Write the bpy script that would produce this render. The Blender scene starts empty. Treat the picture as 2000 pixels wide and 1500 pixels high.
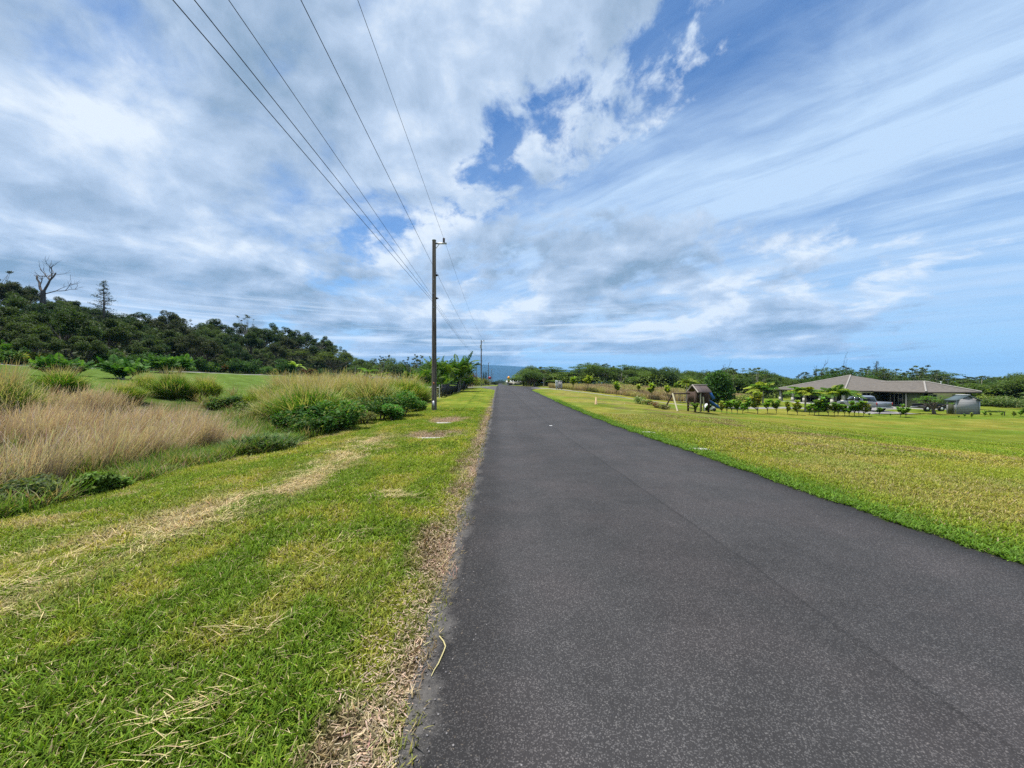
import bpy, math, random
import numpy as np
R = math.radians
C = bpy.context.scene.collection
sc = bpy.context.scene

# ------------------------------------------------------------------ camera
CAM_Z, FOC, HOR = 1.7, 750.0, 748.0
cam_d = bpy.data.cameras.new("camera"); cam = bpy.data.objects.new("camera", cam_d); C.objects.link(cam)
cam_d.sensor_width = 36; cam_d.lens = 13.5; cam_d.clip_start = .05; cam_d.clip_end = 60000
cam.location = (0, 0, CAM_Z); cam.rotation_euler = (R(90 - .153), 0, 0)
sc.camera = cam
# ------------------------------------------------------------------ view, cycles
sc.view_settings.view_transform = 'Standard'; sc.view_settings.look = 'None'
sc.view_settings.exposure = 0.58; sc.view_settings.gamma = 1
cy = sc.cycles
cy.max_bounces = 6; cy.diffuse_bounces = 3; cy.glossy_bounces = 2; cy.transmission_bounces = 4
cy.transparent_max_bounces = 8; cy.volume_bounces = 0; cy.use_denoising = False; cy.caustics_reflective = False; cy.caustics_refractive = False
# ------------------------------------------------------------------ sun
SUN_EL, SUN_AZ = 73.0, -66.0          # azimuth from +Y, towards +X
sx, sy, sz = math.cos(R(SUN_EL)) * math.sin(R(SUN_AZ)), math.cos(R(SUN_EL)) * math.cos(R(SUN_AZ)), math.sin(R(SUN_EL))
sun_d = bpy.data.lights.new("sun", 'SUN'); sun_d.energy = 5.0; sun_d.angle = R(.5); sun_d.color = (1, .955, .89)
sun = bpy.data.objects.new("sun", sun_d); C.objects.link(sun)
sun.rotation_euler = (math.acos(sz), 0, math.atan2(sx, -sy))
sun.location = (0, 0, 50)

# ------------------------------------------------------------------ node helper
class NT:
    def __init__(s, tree): s.t = tree; s.n = tree.nodes; s.l = tree.links
    def node(s, typ, props=None, **inp):
        nd = s.n.new(typ)
        for k, v in (props or {}).items(): setattr(nd, k, v)
        for k, v in inp.items(): s.put(nd.inputs[int(k[1:]) if k[0] == '_' and k[1:].isdigit() else k.replace('_', ' ')], v)
        return nd
    def put(s, sock, v):
        if isinstance(v, bpy.types.NodeSocket): s.l.new(v, sock)
        else:
            if isinstance(v, (tuple, list)) and len(v) == 3 and sock.type == 'RGBA': v = (*v, 1)
            sock.default_value = v
    def m(s, op, a, b=0.0, c=None, clamp=False):
        nd = s.n.new('ShaderNodeMath'); nd.operation = op; nd.use_clamp = clamp
        s.put(nd.inputs[0], a); s.put(nd.inputs[1], b)
        if c is not None: s.put(nd.inputs[2], c)
        return nd.outputs[0]
    def ramp(s, x, a, b, lo=0.0, hi=1.0, smooth=True):
        nd = s.n.new('ShaderNodeMapRange'); nd.interpolation_type = 'SMOOTHSTEP' if smooth else 'LINEAR'; nd.clamp = True
        for i, v in enumerate((x, a, b, lo, hi)): s.put(nd.inputs[i], v)
        return nd.outputs[0]
    def mix(s, f, a, b, blend='MIX'):
        nd = s.n.new('ShaderNodeMix'); nd.data_type = 'RGBA'; nd.blend_type = blend
        s.put(nd.inputs[0], f); s.put(nd.inputs[6], a); s.put(nd.inputs[7], b)
        return nd.outputs[2]
    def vec(s, x, y, z=0.0):
        nd = s.n.new('ShaderNodeCombineXYZ')
        for i, v in enumerate((x, y, z)): s.put(nd.inputs[i], v)
        return nd.outputs[0]
    def noise(s, v, scale, detail=4, rough=.5, dist=0.0, out='Fac'):
        nd = s.n.new('ShaderNodeTexNoise')
        if v is not None: s.put(nd.inputs['Vector'], v)
        s.put(nd.inputs['Scale'], scale); s.put(nd.inputs['Detail'], detail)
        s.put(nd.inputs['Roughness'], rough); s.put(nd.inputs['Distortion'], dist)
        return nd.outputs[out]

# ------------------------------------------------------------------ world: nishita sky with a cloud layer
w = bpy.data.worlds.new("World"); sc.world = w; w.use_nodes = True
t = NT(w.node_tree); w.node_tree.nodes.clear()
out = t.node('ShaderNodeOutputWorld')
sky = t.node('ShaderNodeTexSky', dict(sky_type='NISHITA', sun_disc=False, sun_elevation=R(SUN_EL), sun_rotation=R(SUN_AZ),
             altitude=300, air_density=1.0, dust_density=.6, ozone_density=1.6))
co = t.node('ShaderNodeTexCoord').outputs['Generated']
sp = t.node('ShaderNodeSeparateXYZ', Vector=co)
X_, Y_, Z_ = sp.outputs
zz = t.m('MAXIMUM', Z_, .004)
zc = t.m('ADD', zz, .05)
U = t.m('DIVIDE', X_, zc); V = t.m('DIVIDE', Y_, zc)
uv = t.vec(U, V)
warp = t.noise(uv, 1.1, 3, .5, out='Color')
wv = t.node('ShaderNodeVectorMath', dict(operation='MULTIPLY_ADD'), _0=warp, _1=(.55, .55, 0), _2=uv).outputs[0]
spw = t.node('ShaderNodeSeparateXYZ', Vector=wv)
g = t.m('ADD', t.m('MULTIPLY', U, .74), t.m('MULTIPLY', V, .67))
al = t.m('ADD', t.m('MULTIPLY', U, -.67), t.m('MULTIPLY', V, .74))
gw = t.m('ADD', t.m('MULTIPLY', spw.outputs[0], .74), t.m('MULTIPLY', spw.outputs[1], .67))
gw = t.m('ADD', gw, -.39)
# base blue
skyc = t.mix(1.0, sky.outputs[0], (.066, .094, .120), 'MULTIPLY')
hz = t.ramp(Z_, 0.0, .34, 1, 0)
skyc = t.mix(t.m('MULTIPLY', hz, .85), skyc, (.37, .60, .86))
deep = t.ramp(t.m('ADD', t.m('MULTIPLY', Z_, 1.0), t.m('MULTIPLY', X_, .1)), .38, .80)
skyc = t.mix(t.m('MULTIPLY', deep, .72), skyc, (.022, .125, .39))
# cirrus veil with streaks
st = t.noise(t.vec(t.m('MULTIPLY', gw, 2.6), t.m('MULTIPLY', al, .40)), 1.0, 7, .58, .5)
st2 = t.noise(t.vec(t.m('MULTIPLY', g, 8), t.m('MULTIPLY', al, 1.5)), 1.0, 5, .62, .6)
st3 = t.noise(t.vec(t.m('MULTIPLY', gw, .8), t.m('MULTIPLY', al, .3)), 1.0, 3, .5)
st4 = t.noise(wv, 2.4, 6, .6, .3)
stt = t.m('ADD', t.m('MULTIPLY', st, .52), t.m('MULTIPLY', st2, .20))
stt = t.m('ADD', stt, t.m('ADD', t.m('MULTIPLY', st3, .40), t.m('MULTIPLY', st4, .18)))
gn = t.m('ADD', gw, t.m('MULTIPLY', t.m('SUBTRACT', st4, .5), .35))
cz = t.ramp(gn, 1.10, 1.50)
cir = t.m('ADD', t.m('MULTIPLY', cz, .30), t.m('MULTIPLY', t.ramp(stt, .48, .86), t.m('ADD', .36, t.m('MULTIPLY', cz, .62))))
cir = t.m('MULTIPLY', cir, t.ramp(Z_, .05, .2, .35, 1))
skyc = t.mix(cir, skyc, (.455, .60, .79))
# cumulus: soft banks, flatter towards the horizon
lz = t.m('MULTIPLY', t.m('LOGARITHM', t.m('ADD', zz, .10), 2.718), 1.75)
wq = t.noise(t.vec(t.m('MULTIPLY', X_, 1.6), t.m('MULTIPLY', Y_, 1.6), lz), 1.2, 3, .5, out='Color')
v3 = t.node('ShaderNodeVectorMath', dict(operation='MULTIPLY_ADD'), _0=wq, _1=(.55, .55, .45), _2=t.vec(t.m('MULTIPLY', X_, 2.5), t.m('MULTIPLY', Y_, 2.5), lz)).outputs[0]
def dens(shift):
    vv = t.node('ShaderNodeVectorMath', dict(operation='ADD'), _0=v3, _1=shift).outputs[0]
    a = t.noise(vv, 1.55, 9, .55); b = t.noise(vv, .62, 2, .5)
    return t.m('ADD', t.m('MULTIPLY', a, .70), t.m('MULTIPLY', b, .34))
d0 = dens((3.1, 7.7, 1.3)); d1 = dens((3.02, 7.7, 1.45))
edgen = t.noise(v3, 2.6, 6, .6)
gl_ = t.m('ADD', gw, t.m('MULTIPLY', t.m('SUBTRACT', edgen, .5), .9))
left = t.ramp(gl_, 1.36, .70)
ul = t.ramp(t.m('ADD', t.m('DIVIDE', U, V), t.m('MULTIPLY', t.m('SUBTRACT', edgen, .5), .5)), 1.9, .60)
band = t.m('MULTIPLY', t.ramp(V, 1.65, 2.35), t.m('MULTIPLY', t.ramp(V, 9.5, 7.0), ul))
far = t.m('MULTIPLY', t.ramp(V, 4, 8), t.ramp(U, 4.0, -2.0))
def blob(px_, py_, r):
    d = np.array([(px_ - 1000) / 750, 1, (748 - py_) / 750]); d /= np.linalg.norm(d)
    q = t.node('ShaderNodeVectorMath', dict(operation='DISTANCE'), _0=co, _1=tuple(d)).outputs['Value']
    return t.ramp(t.m('ADD', q, t.m('MULTIPLY', t.m('SUBTRACT', edgen, .5), .42)), r * 1.5, r * .1)
puff = blob(1115, 230, .14)
for p_ in ((1240, 200, .10), (1040, 300, .13), (1180, 110, .11), (1060, 190, .14), (1000, 120, .14), (975, 335, .13), (955, 250, .12), (925, 400, .10)): puff = t.m('MAXIMUM', puff, blob(*p_))
cov = t.m('MAXIMUM', t.m('MAXIMUM', left, t.m('MULTIPLY', band, .84)), t.m('MULTIPLY', far, .9))
cov = t.m('MAXIMUM', cov, t.m('MULTIPLY', puff, .60))
th2 = t.m('SUBTRACT', .82, t.m('MULTIPLY', cov, .47))
brk_ = t.noise(v3, 4.2, 7, .62)
dn = t.m('ADD', d0, t.m('MULTIPLY', t.m('SUBTRACT', brk_, .5), t.ramp(gw, .60, 1.05, .14, .75)))
den = t.ramp(t.m('SUBTRACT', dn, th2), -.05, .13)
den = t.m('MULTIPLY', den, .97)
rel = t.m('SUBTRACT', d0, d1)
thick = t.ramp(t.m('SUBTRACT', d0, th2), .03, .22)
big = t.noise(v3, .95, 4, .55)
lowv = t.ramp(Z_, .42, .12)
lit = t.m('ADD', t.m('MULTIPLY', rel, t.m('ADD', 2.6, t.m('MULTIPLY', lowv, 3.4))), .62)
lit = t.m('SUBTRACT', lit, t.m('MULTIPLY', thick, t.m('ADD', .04, t.m('MULTIPLY', lowv, .30))))
lit = t.m('ADD', lit, t.m('MULTIPLY', t.m('SUBTRACT', big, .5), 1.7))
lit = t.m('ADD', lit, t.m('MULTIPLY', t.m('SUBTRACT', t.noise(v3, 5.5, 7, .62), .5), .75), clamp=True)
cr = t.node('ShaderNodeValToRGB', Fac=lit)
e = cr.color_ramp.elements; e[0].position = 0; e[0].color = (.21, .31, .43, 1); e[1].position = 1; e[1].color = (.68, .75, .83, 1)
n_ = e.new(.33); n_.color = (.32, .42, .56, 1); n_ = e.new(.66); n_.color = (.455, .56, .71, 1)
skyc = t.mix(den, skyc, cr.outputs[0])
# thin slate bands close to the horizon
bn = t.noise(t.vec(t.m('MULTIPLY', X_, 3.2), t.m('MULTIPLY', Z_, 46)), 1.0, 5, .55, .4)
bb = t.m('MULTIPLY', t.ramp(bn, .50, .66), t.m('MULTIPLY', t.ramp(Z_, .015, .05), t.ramp(Z_, .17, .085)))
skyc = t.mix(t.m('MULTIPLY', bb, .45), skyc, (.27, .43, .66))
bn2 = t.noise(t.vec(t.m('MULTIPLY', X_, 2.4), t.m('MULTIPLY', Z_, 60), 4.0), 1.0, 5, .6, .4)
bb2 = t.m('MULTIPLY', t.ramp(bn2, .5, .68), t.m('MULTIPLY', t.ramp(Z_, .03, .08), t.m('MULTIPLY', t.ramp(Z_, .26, .12), t.ramp(X_, .55, .1))))
skyc = t.mix(t.m('MULTIPLY', bb2, .7), skyc, (.72, .80, .90))
below = t.ramp(Z_, -.02, .0)
skyc = t.mix(below, (.20, .22, .20), skyc)
bg = t.node('ShaderNodeBackground', Color=skyc, Strength=.84)
t.l.new(bg.outputs[0], out.inputs[0])
w.cycles.sampling_method = 'MANUAL'; w.cycles.sample_map_resolution = 512

# ------------------------------------------------------------------ numpy noise
def _hash(ix, iy, s):
    h = (ix.astype(np.int64) * 374761393 + iy.astype(np.int64) * 668265263 + s * 974711) & 0xffffffff
    h = ((h ^ (h >> 13)) * 1274126177) & 0xffffffff
    return ((h ^ (h >> 16)) & 0xffffff) / float(0xffffff)
def vnoise(x, y, s=0):
    x = np.asarray(x, float); y = np.asarray(y, float)
    ix = np.floor(x); iy = np.floor(y); fx = x - ix; fy = y - iy
    fx = fx * fx * (3 - 2 * fx); fy = fy * fy * (3 - 2 * fy)
    a = _hash(ix, iy, s); b = _hash(ix + 1, iy, s); c = _hash(ix, iy + 1, s); d = _hash(ix + 1, iy + 1, s)
    return (a * (1 - fx) + b * fx) * (1 - fy) + (c * (1 - fx) + d * fx) * fy
def fbm(x, y, s=0, o=4):
    v = 0; a = .5; n = 0
    for k in range(o):
        v = v + a * vnoise(x * 2 ** k, y * 2 ** k, s + k * 17); n += a; a *= .5
    return v / n
def sst(a, b, x):
    q = np.clip((np.asarray(x, float) - a) / (b - a), 0, 1); return q * q * (3 - 2 * q)

# ------------------------------------------------------------------ terrain
def el(y): return -.036 * y - .456          # left edge of the asphalt
def er(y): return -.036 * y + 4.93          # right edge
_py = np.arange(-60, 12000, 1.0)
_pz = np.interp(_py, [-60, 0, 7, 13, 25, 45, 60, 80, 110, 150, 300, 450, 700, 1200, 12000],
                [0, 0, 0, -.14, -.03, .40, .68, .95, .95, .75, .0, .2, 3, 5, 6])
_k = np.exp(-.5 * (np.arange(-12, 13) / 4.0) ** 2); _k /= _k.sum()
_pz = np.convolve(np.pad(_pz, 12, mode='edge'), _k, 'valid')
def prof(y): return np.interp(y, _py, _pz)
def H(x, y):
    x = np.asarray(x, float); y = np.asarray(y, float)
    p = prof(y); L = el(y) - x; u = x - er(y)
    a = np.interp(L, [0, 1, 4, 6.3, 8, 10, 13, 20, 30, 48, 60, 100, 400, 9000], [0, .02, -.02, -.16, -.42, -.45, -.15, .95, 1.85, 3.35, 4.0, 5.0, 5, 5])
    keep = 1 - sst(7, 20, L)
    zl = p * keep + a
    farf = 1 - sst(220, 600, y)
    zl = zl * farf + p * (1 - farf)
    hill = 13.5 * np.exp(-((x + 128) / 36) ** 2 - ((y - 78) / 45) ** 2) + 7.0 * np.exp(-((x + 82) / 24) ** 2 - ((y - 118) / 24) ** 2) \
        + 7.0 * np.exp(-((x + 70) / 16) ** 2 - ((y - 142) / 17) ** 2) + 9 * np.exp(-((x + 150) / 60) ** 2 - ((y - 20) / 60) ** 2)
    hill = hill * sst(50, 64, L)
    zl = zl + hill
    low = np.interp(y, [-50, 95, 300, 12000], [-1.9, -1.9, -.4, 4])
    s = sst(.5, 29, u) * (1 - sst(66, 90, y) * (1 - sst(20, 60, u)))
    zr = p * (1 - s) + low * s
    z = np.where(L > 0, zl, np.where(u > 0, zr, p))
    # shallow swale either side, soft bumps
    off = np.maximum(L, u)
    z = z + sst(.3, 2, off) * (fbm(x * .35, y * .35, 5, 3) - .5) * .12 * (1 + sst(5, 30, off))
    # two sunken handhole pits
    z = z - .16 * np.exp(-((x + 2.75) / .8) ** 2 - ((y - 13.4) / 1.0) ** 2) - .12 * np.exp(-((x + 3.2) / .7) ** 2 - ((y - 18.2) / 1.3) ** 2)
    return z
def Hs(x, y): return float(H(x, y))
def G(px, py):
    """point of the terrain a view ray meets"""
    dx = (px - 1000) / FOC; dz = -(py - HOR) / FOC
    ys = np.concatenate([np.arange(1, 30, .05), np.arange(30, 400, .25)])
    d = CAM_Z + dz * ys - H(dx * ys, ys)
    i = np.argmax(d < 0)
    if d[i] >= 0: i = len(ys) - 1
    y = float(ys[i]); return dx * y, y, Hs(dx * y, y)
def at(px, Y):
    x = (px - 1000) / FOC * Y; return x, Y, Hs(x, Y)
def ztop(py, Y): return CAM_Z - (py - HOR) / FOC * Y

# ------------------------------------------------------------------ colour of the mown grass (own colour: growth, drought, clippings)
GRN = np.array([.098, .178, .014]); LIM = np.array([.200, .260, .022]); YEL = np.array([.32, .285, .05])
STR = np.array([.40, .32, .175]); BRN = np.array([.15, .10, .06]); PINK = np.array([.34, .245, .185])
def lerp(a, b, f): return a + (b - a) * f[..., None]
def lawn(x, y):
    x = np.asarray(x, float); y = np.asarray(y, float)
    L = el(y) - x; u = x - er(y)
    n1 = fbm(x * .55, y * .35, 11, 4); n2 = fbm(x * 2.3, y * 1.6, 23, 3); n3 = fbm(x * .12, y * .2, 31, 3)
    c = np.broadcast_to(GRN, x.shape + (3,)) * 1.0
    # left verge
    lf = L > -.4
    q = sst(.42, .62, n1 * .6 + n2 * .4)
    cl = lerp(c, np.broadcast_to(LIM, c.shape), np.clip(q * .6 + .16 + sst(4, 11, y) * .30, 0, 1))
    cl = lerp(cl, np.broadcast_to(YEL, c.shape), sst(.50, .74, n2) * .5 + sst(2.0, 4.0, L) * .25 * sst(.4, .6, n1))
    strip = np.exp(-((L - (3.35 + .35 * np.sin(y * .6)) - (n1 - .5) * 1.0) / .52) ** 2) * sst(1.7, 3, y) * (1 - sst(11, 15, y)) * sst(.34, .52, fbm(x * 1.4, y * .55, 51, 3))
    strip2 = np.exp(-((L - 5.6 - (n1 - .5)) / .3) ** 2) * sst(.50, .60, n2) * .7
    cl = lerp(cl, np.broadcast_to(STR, c.shape), np.clip(strip * 1.15 + strip2, 0, .9))
    edge = (1 - sst(.18, .46, L + (n2 - .5) * .8)) * (1 - sst(24, 50, y))
    ec = lerp(np.broadcast_to(BRN, c.shape) * 1.0, np.broadcast_to(PINK, c.shape), sst(.4, .62, n2))
    ec = lerp(ec, np.broadcast_to(np.array([.15, .17, .03]), c.shape), sst(.44, .6, fbm(x * 4, y * 2.2, 77, 2)) * .85)
    cl = lerp(cl, ec, edge * .92)
    pit = np.exp(-((x + 2.75) / 1.0) ** 4 - ((y - 13.7) / .85) ** 4) + np.exp(-((x + 3.1) / .85) ** 4 - ((y - 18.8) / 1.2) ** 4)
    cl = lerp(cl, np.broadcast_to(PINK, c.shape) * 1.1, np.clip(pit, 0, 1) * sst(.32, .5, n2) * .95)
    # far upper lawn on the left
    up = sst(14, 18, L)
    cl = lerp(cl, np.broadcast_to(np.array([.120, .195, .030]), c.shape), up)
    # right lawn
    stripes = .5 + .5 * np.sin((x * .35 + y * 1.0) * 1.05 + 3 * n3)
    cr_ = lerp(np.broadcast_to(np.array([.160, .235, .018]), c.shape) * 1.0, np.broadcast_to(YEL, c.shape), np.clip(.04 + .62 * sst(.42, .60, n3) + .16 * stripes, 0, 1))
    cr_ = lerp(cr_, np.broadcast_to(GRN * 1.25, c.shape), sst(.5, .68, n1) * .55 + sst(40, 60, x) * .3)
    dry = sst(.46, .62, fbm(x * .5, y * .5, 61, 4)) * sst(.6, 1.6, u) * (1 - sst(6.5, 13, u)) + .25 * sst(.55, .7, n2) * sst(.5, 1, u) * (1 - sst(10, 16, u))
    cr_ = lerp(cr_, np.broadcast_to(np.array([.35, .28, .13]), c.shape), np.clip(dry, 0, 1) * .26)
    brn = sst(.60, .70, fbm(x * .8, y * .8, 91, 4)) * sst(1.5, 3, u) * (1 - sst(8, 14, u))
    cr_ = lerp(cr_, np.broadcast_to(BRN * 1.1, c.shape), brn * .6)
    lush = (1 - sst(.1, .8, u + (n2 - .5) * .9))
    cr_ = lerp(cr_, np.broadcast_to(np.array([.10, .19, .02]), c.shape), lush * .7)
    c = np.where((L > -.8)[..., None], cl, cr_)
    # rough ground of the weed field
    rough = sst(6.4, 7.2, L + (n2 - .5)) * (1 - sst(15, 20, L))
    rc = lerp(np.broadcast_to(np.array([.10, .12, .035]), c.shape) * 1.0, np.broadcast_to(np.array([.20, .15, .10]), c.shape), sst(.4, .6, n1))
    c = lerp(c, rc, rough)
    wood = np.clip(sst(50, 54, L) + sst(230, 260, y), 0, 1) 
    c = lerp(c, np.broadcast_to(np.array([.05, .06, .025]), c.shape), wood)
    return c

# ------------------------------------------------------------------ mesh helpers
class MB:
    def __init__(s): s.v = []; s.f = []; s.c = []; s.n = 0
    def add(s, v, f, c=(1, 1, 1)):
        v = np.asarray(v, float).reshape(-1, 3)
        for q in ([f] if isinstance(f, np.ndarray) else f): pass
        if isinstance(f, np.ndarray): s.f.append(f + s.n)
        else:
            for q in f: s.f.append(np.array([q]) + s.n)
        c = np.asarray(c, float)
        s.c.append(np.broadcast_to(c, v.shape).copy() if c.ndim == 1 else c)
        s.v.append(v); s.n += len(v); return s
    def box(s, x0, x1, y0, y1, z0, z1, c=(1, 1, 1)):
        v = [(x, y, z) for z in (z0, z1) for x, y in ((x0, y0), (x1, y0), (x1, y1), (x0, y1))]
        s.add(v, np.array([(3, 2, 1, 0), (4, 5, 6, 7), (0, 1, 5, 4), (1, 2, 6, 5), (2, 3, 7, 6), (3, 0, 4, 7)]), c); return s
    def prism(s, pts, axis, a, b, c=(1, 1, 1)):
        """polygon pts in the plane normal to axis, from a to b"""
        n = len(pts)
        def mk(p, q): return (q, p[0], p[1]) if axis == 'x' else ((p[0], q, p[1]) if axis == 'y' else (p[0], p[1], q))
        v = [mk(p, a) for p in pts] + [mk(p, b) for p in pts]
        f = [tuple(range(n - 1, -1, -1)), tuple(range(n, 2 * n))] + [(i, (i + 1) % n, n + (i + 1) % n, n + i) for i in range(n)]
        s.add(v, f, c); return s
    def tube(s, pts, rad, seg=6, c=(1, 1, 1), cap=True):
        pts = np.asarray(pts, float); n = len(pts); rad = np.broadcast_to(np.asarray(rad, float), (n,))
        tg = np.gradient(pts, axis=0); tg /= np.linalg.norm(tg, axis=1)[:, None] + 1e-9
        ref = np.array([1., 0, 0]) if abs(tg[0][0]) < .8 else np.array([0, 1., 0])
        a = np.cross(tg, ref); a /= np.linalg.norm(a, axis=1)[:, None] + 1e-9; b = np.cross(tg, a)
        th = np.arange(seg) / seg * 2 * math.pi
        v = pts[:, None, :] + rad[:, None, None] * (np.cos(th)[None, :, None] * a[:, None, :] + np.sin(th)[None, :, None] * b[:, None, :])
        i = np.arange(n - 1)[:, None] * seg; j = np.arange(seg)[None, :]; k = (j + 1) % seg
        f = np.stack([i + j, i + k, i + seg + k, i + seg + j], -1).reshape(-1, 4)
        s.add(v.reshape(-1, 3), f, c)
        if cap:
            s.add(v[-1], [tuple(range(seg))], c); s.add(v[0], [tuple(range(seg - 1, -1, -1))], c)
        return s
    def mesh(s, name):
        me = bpy.data.meshes.new(name)
        V_ = np.concatenate(s.v); me.vertices.add(len(V_)); me.vertices.foreach_set('co', V_.astype(np.float32).ravel())
        lt = np.concatenate([np.full(len(f), f.shape[1]) for f in s.f]).astype(np.int32)
        li = np.concatenate([f.ravel() for f in s.f]).astype(np.int32)
        me.loops.add(len(li)); me.loops.foreach_set('vertex_index', li)
        me.polygons.add(len(lt)); me.polygons.foreach_set('loop_start', np.concatenate([[0], np.cumsum(lt)[:-1]]).astype(np.int32))
        try: me.polygons.foreach_set('loop_total', lt)
        except Exception: pass
        me.update(calc_edges=True)
        ca = me.color_attributes.new('Col', 'FLOAT_COLOR', 'POINT')
        cc = np.ones((len(V_), 4), np.float32); cc[:, :3] = np.concatenate(s.c)
        ca.data.foreach_set('color', cc.ravel())
        return me
    def build(s, name, mat, parent=None, loc=(0, 0, 0), smooth=False, bevel=0):
        me = s.mesh(name); me.materials.append(mat)
        if smooth: me.polygons.foreach_set('use_smooth', np.ones(len(me.polygons), bool))
        o = bpy.data.objects.new(name, me); C.objects.link(o); o.location = loc
        if parent: o.parent = parent
        if bevel:
            b = o.modifiers.new('bevel', 'BEVEL'); b.width = bevel; b.segments = 2; b.limit_method = 'ANGLE'
        return o

def tag(o, label=None, cat=None, group=None, kind=None):
    if label: o['label'] = label
    if cat: o['category'] = cat
    if group: o['group'] = group
    if kind: o['kind'] = kind
    return o
def empty(name, loc, label, cat, group=None, rz=0, s=1):
    o = bpy.data.objects.new(name, None); C.objects.link(o); o.location = loc; o.rotation_euler = (0, 0, rz); o.scale = (s, s, s)
    o.empty_display_size = .3
    return tag(o, label, cat, group)
def kids(o): return [c for c in _kids.get(o.name, [])]
_kids = {}
def reg(root):
    """remember the children of a master thing so that it can be copied"""
    _kids[root.name] = [c for c in C.objects if c.parent == root]
    for c in _kids[root.name]:
        g_ = [d for d in C.objects if d.parent == c]
        if g_: _kids[c.name] = g_
    return root
_ORD = ['first', 'second', 'third', 'fourth', 'fifth', 'sixth', 'seventh', 'eighth', 'ninth', 'tenth', 'eleventh', 'twelfth', 'thirteenth', 'fourteenth', 'fifteenth', 'sixteenth', 'seventeenth', 'eighteenth', 'nineteenth', 'twentieth']
_TENS = {2: 'twenty', 3: 'thirty', 4: 'forty', 5: 'fifty', 6: 'sixty'}
def ordw(n):
    if n < 20: return _ORD[n]
    q_, r_ = divmod(n + 1, 10); return (_TENS[q_][:-1] + 'ieth') if r_ == 0 else _TENS[q_] + '-' + _ORD[r_ - 1]
_used = set()
def place(master, loc, rz=0, s=1, label=None, group=None, sz=None, tilt=0):
    """first use moves the master itself, later uses copy it with its parts"""
    if master.name not in _used: o = master; _used.add(master.name)
    else:
        o = master.copy(); C.objects.link(o)
        def cp(src, dst):
            for ch in kids(src):
                c = ch.copy(); C.objects.link(c); c.parent = dst; cp(ch, c)
        cp(master, o)
    o.location = loc; o.rotation_euler = (tilt, 0, rz); o.scale = (s, s, s * (sz or 1))
    if label: o['label'] = label
    if group: o['group'] = group
    elif 'group' in o and label: del o['group']
    return o

# ------------------------------------------------------------------ materials
def mat(name, col=None, rough=.7, spec=.3, metal=0, fn=None, attr=False, transl=0, bump=None):
    m = bpy.data.materials.new(name); m.use_nodes = True; t = NT(m.node_tree)
    b = m.node_tree.nodes['Principled BSDF']; o = m.node_tree.nodes['Material Output']
    b.inputs['Roughness'].default_value = rough; b.inputs['Specular IOR Level'].default_value = spec; b.inputs['Metallic'].default_value = metal
    base = None
    if attr: base = t.node('ShaderNodeAttribute', dict(attribute_name='Col')).outputs['Color']
    elif col: base = col
    if fn: base = fn(t, base, b)
    if base is not None: t.put(b.inputs['Base Color'], base)
    if transl:
        tr = t.node('ShaderNodeBsdfTranslucent', Color=t.mix(1.0, base, (1.25, 1.35, .55), 'MULTIPLY'))
        mx = t.node('ShaderNodeMixShader', _0=transl); t.l.new(b.outputs[0], mx.inputs[1]); t.l.new(tr.outputs[0], mx.inputs[2])
        t.l.new(mx.outputs[0], o.inputs[0])
    return m
def mottled(scale, amt=.35, detail=6, stretch=(1, 1, 1), bump=.2, bscale=None):
    def fn(t, base, b):
        oc = t.node('ShaderNodeTexCoord').outputs['Object']
        v = t.node('ShaderNodeVectorMath', dict(operation='MULTIPLY'), _0=oc, _1=stretch).outputs[0]
        n = t.noise(v, scale, detail, .6)
        f = t.ramp(n, .3, .7, 1 - amt, 1 + amt, False)
        if bump:
            bp = t.node('ShaderNodeBump', Strength=bump, Height=t.noise(v, bscale or scale * 3, 5, .6), Distance=.02)
            t.l.new(bp.outputs[0], b.inputs['Normal'])
        return t.mix(1.0, base, t.vec(f, f, f), 'MULTIPLY')
    return fn

def ground_fn(t, base, b):
    g_ = t.node('ShaderNodeNewGeometry').outputs['Position']
    n1 = t.noise(g_, 28, 6, .7); n2 = t.noise(g_, 3.2, 4, .6); n3 = t.noise(g_, 110, 3, .6)
    f = t.m('MULTIPLY', t.ramp(n1, .28, .72, .55, 1.4, False), t.ramp(n2, .3, .7, .82, 1.2, False))
    f = t.m('MULTIPLY', f, t.ramp(n3, .3, .7, .6, 1.35, False))
    c = t.mix(1.0, base, t.vec(f, f, f), 'MULTIPLY')
    dry = t.m('MULTIPLY', t.ramp(t.noise(g_, 9, 5, .7), .56, .68), .35)
    c = t.mix(dry, c, (.33, .27, .11))
    s3 = t.node('ShaderNodeSeparateXYZ', Vector=g_); mw = t.m('ADD', t.m('MULTIPLY', s3.outputs[0], .55), t.m('MULTIPLY', s3.outputs[1], .5))
    mn = t.noise(t.vec(mw, t.m('MULTIPLY', s3.outputs[0], .06)), 1.6, 5, .65); pt = t.noise(g_, .5, 6, .65)
    k2 = t.m('MULTIPLY', t.ramp(mn, .3, .7, .80, 1.2, False), t.ramp(pt, .32, .68, .76, 1.2, False)); c = t.mix(1.0, c, t.vec(k2, k2, t.m('MULTIPLY', k2, k2)), 'MULTIPLY')
    bp = t.node('ShaderNodeBump', Strength=.9, Height=t.m('ADD', n1, t.m('MULTIPLY', n3, .6)), Distance=.05)
    t.l.new(bp.outputs[0], b.inputs['Normal'])
    return c
M = {}
M['ground'] = mat('grassy_ground', rough=.95, spec=.05, attr=True, fn=ground_fn)
M['leaf'] = mat('leaf', rough=.6, spec=.12, attr=True, transl=.34)
M['blade'] = mat('grass_blade', rough=.6, spec=.12, attr=True, transl=.30)
M['dry'] = mat('dry_grass', rough=.7, spec=.15, attr=True, transl=.25)
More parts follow.
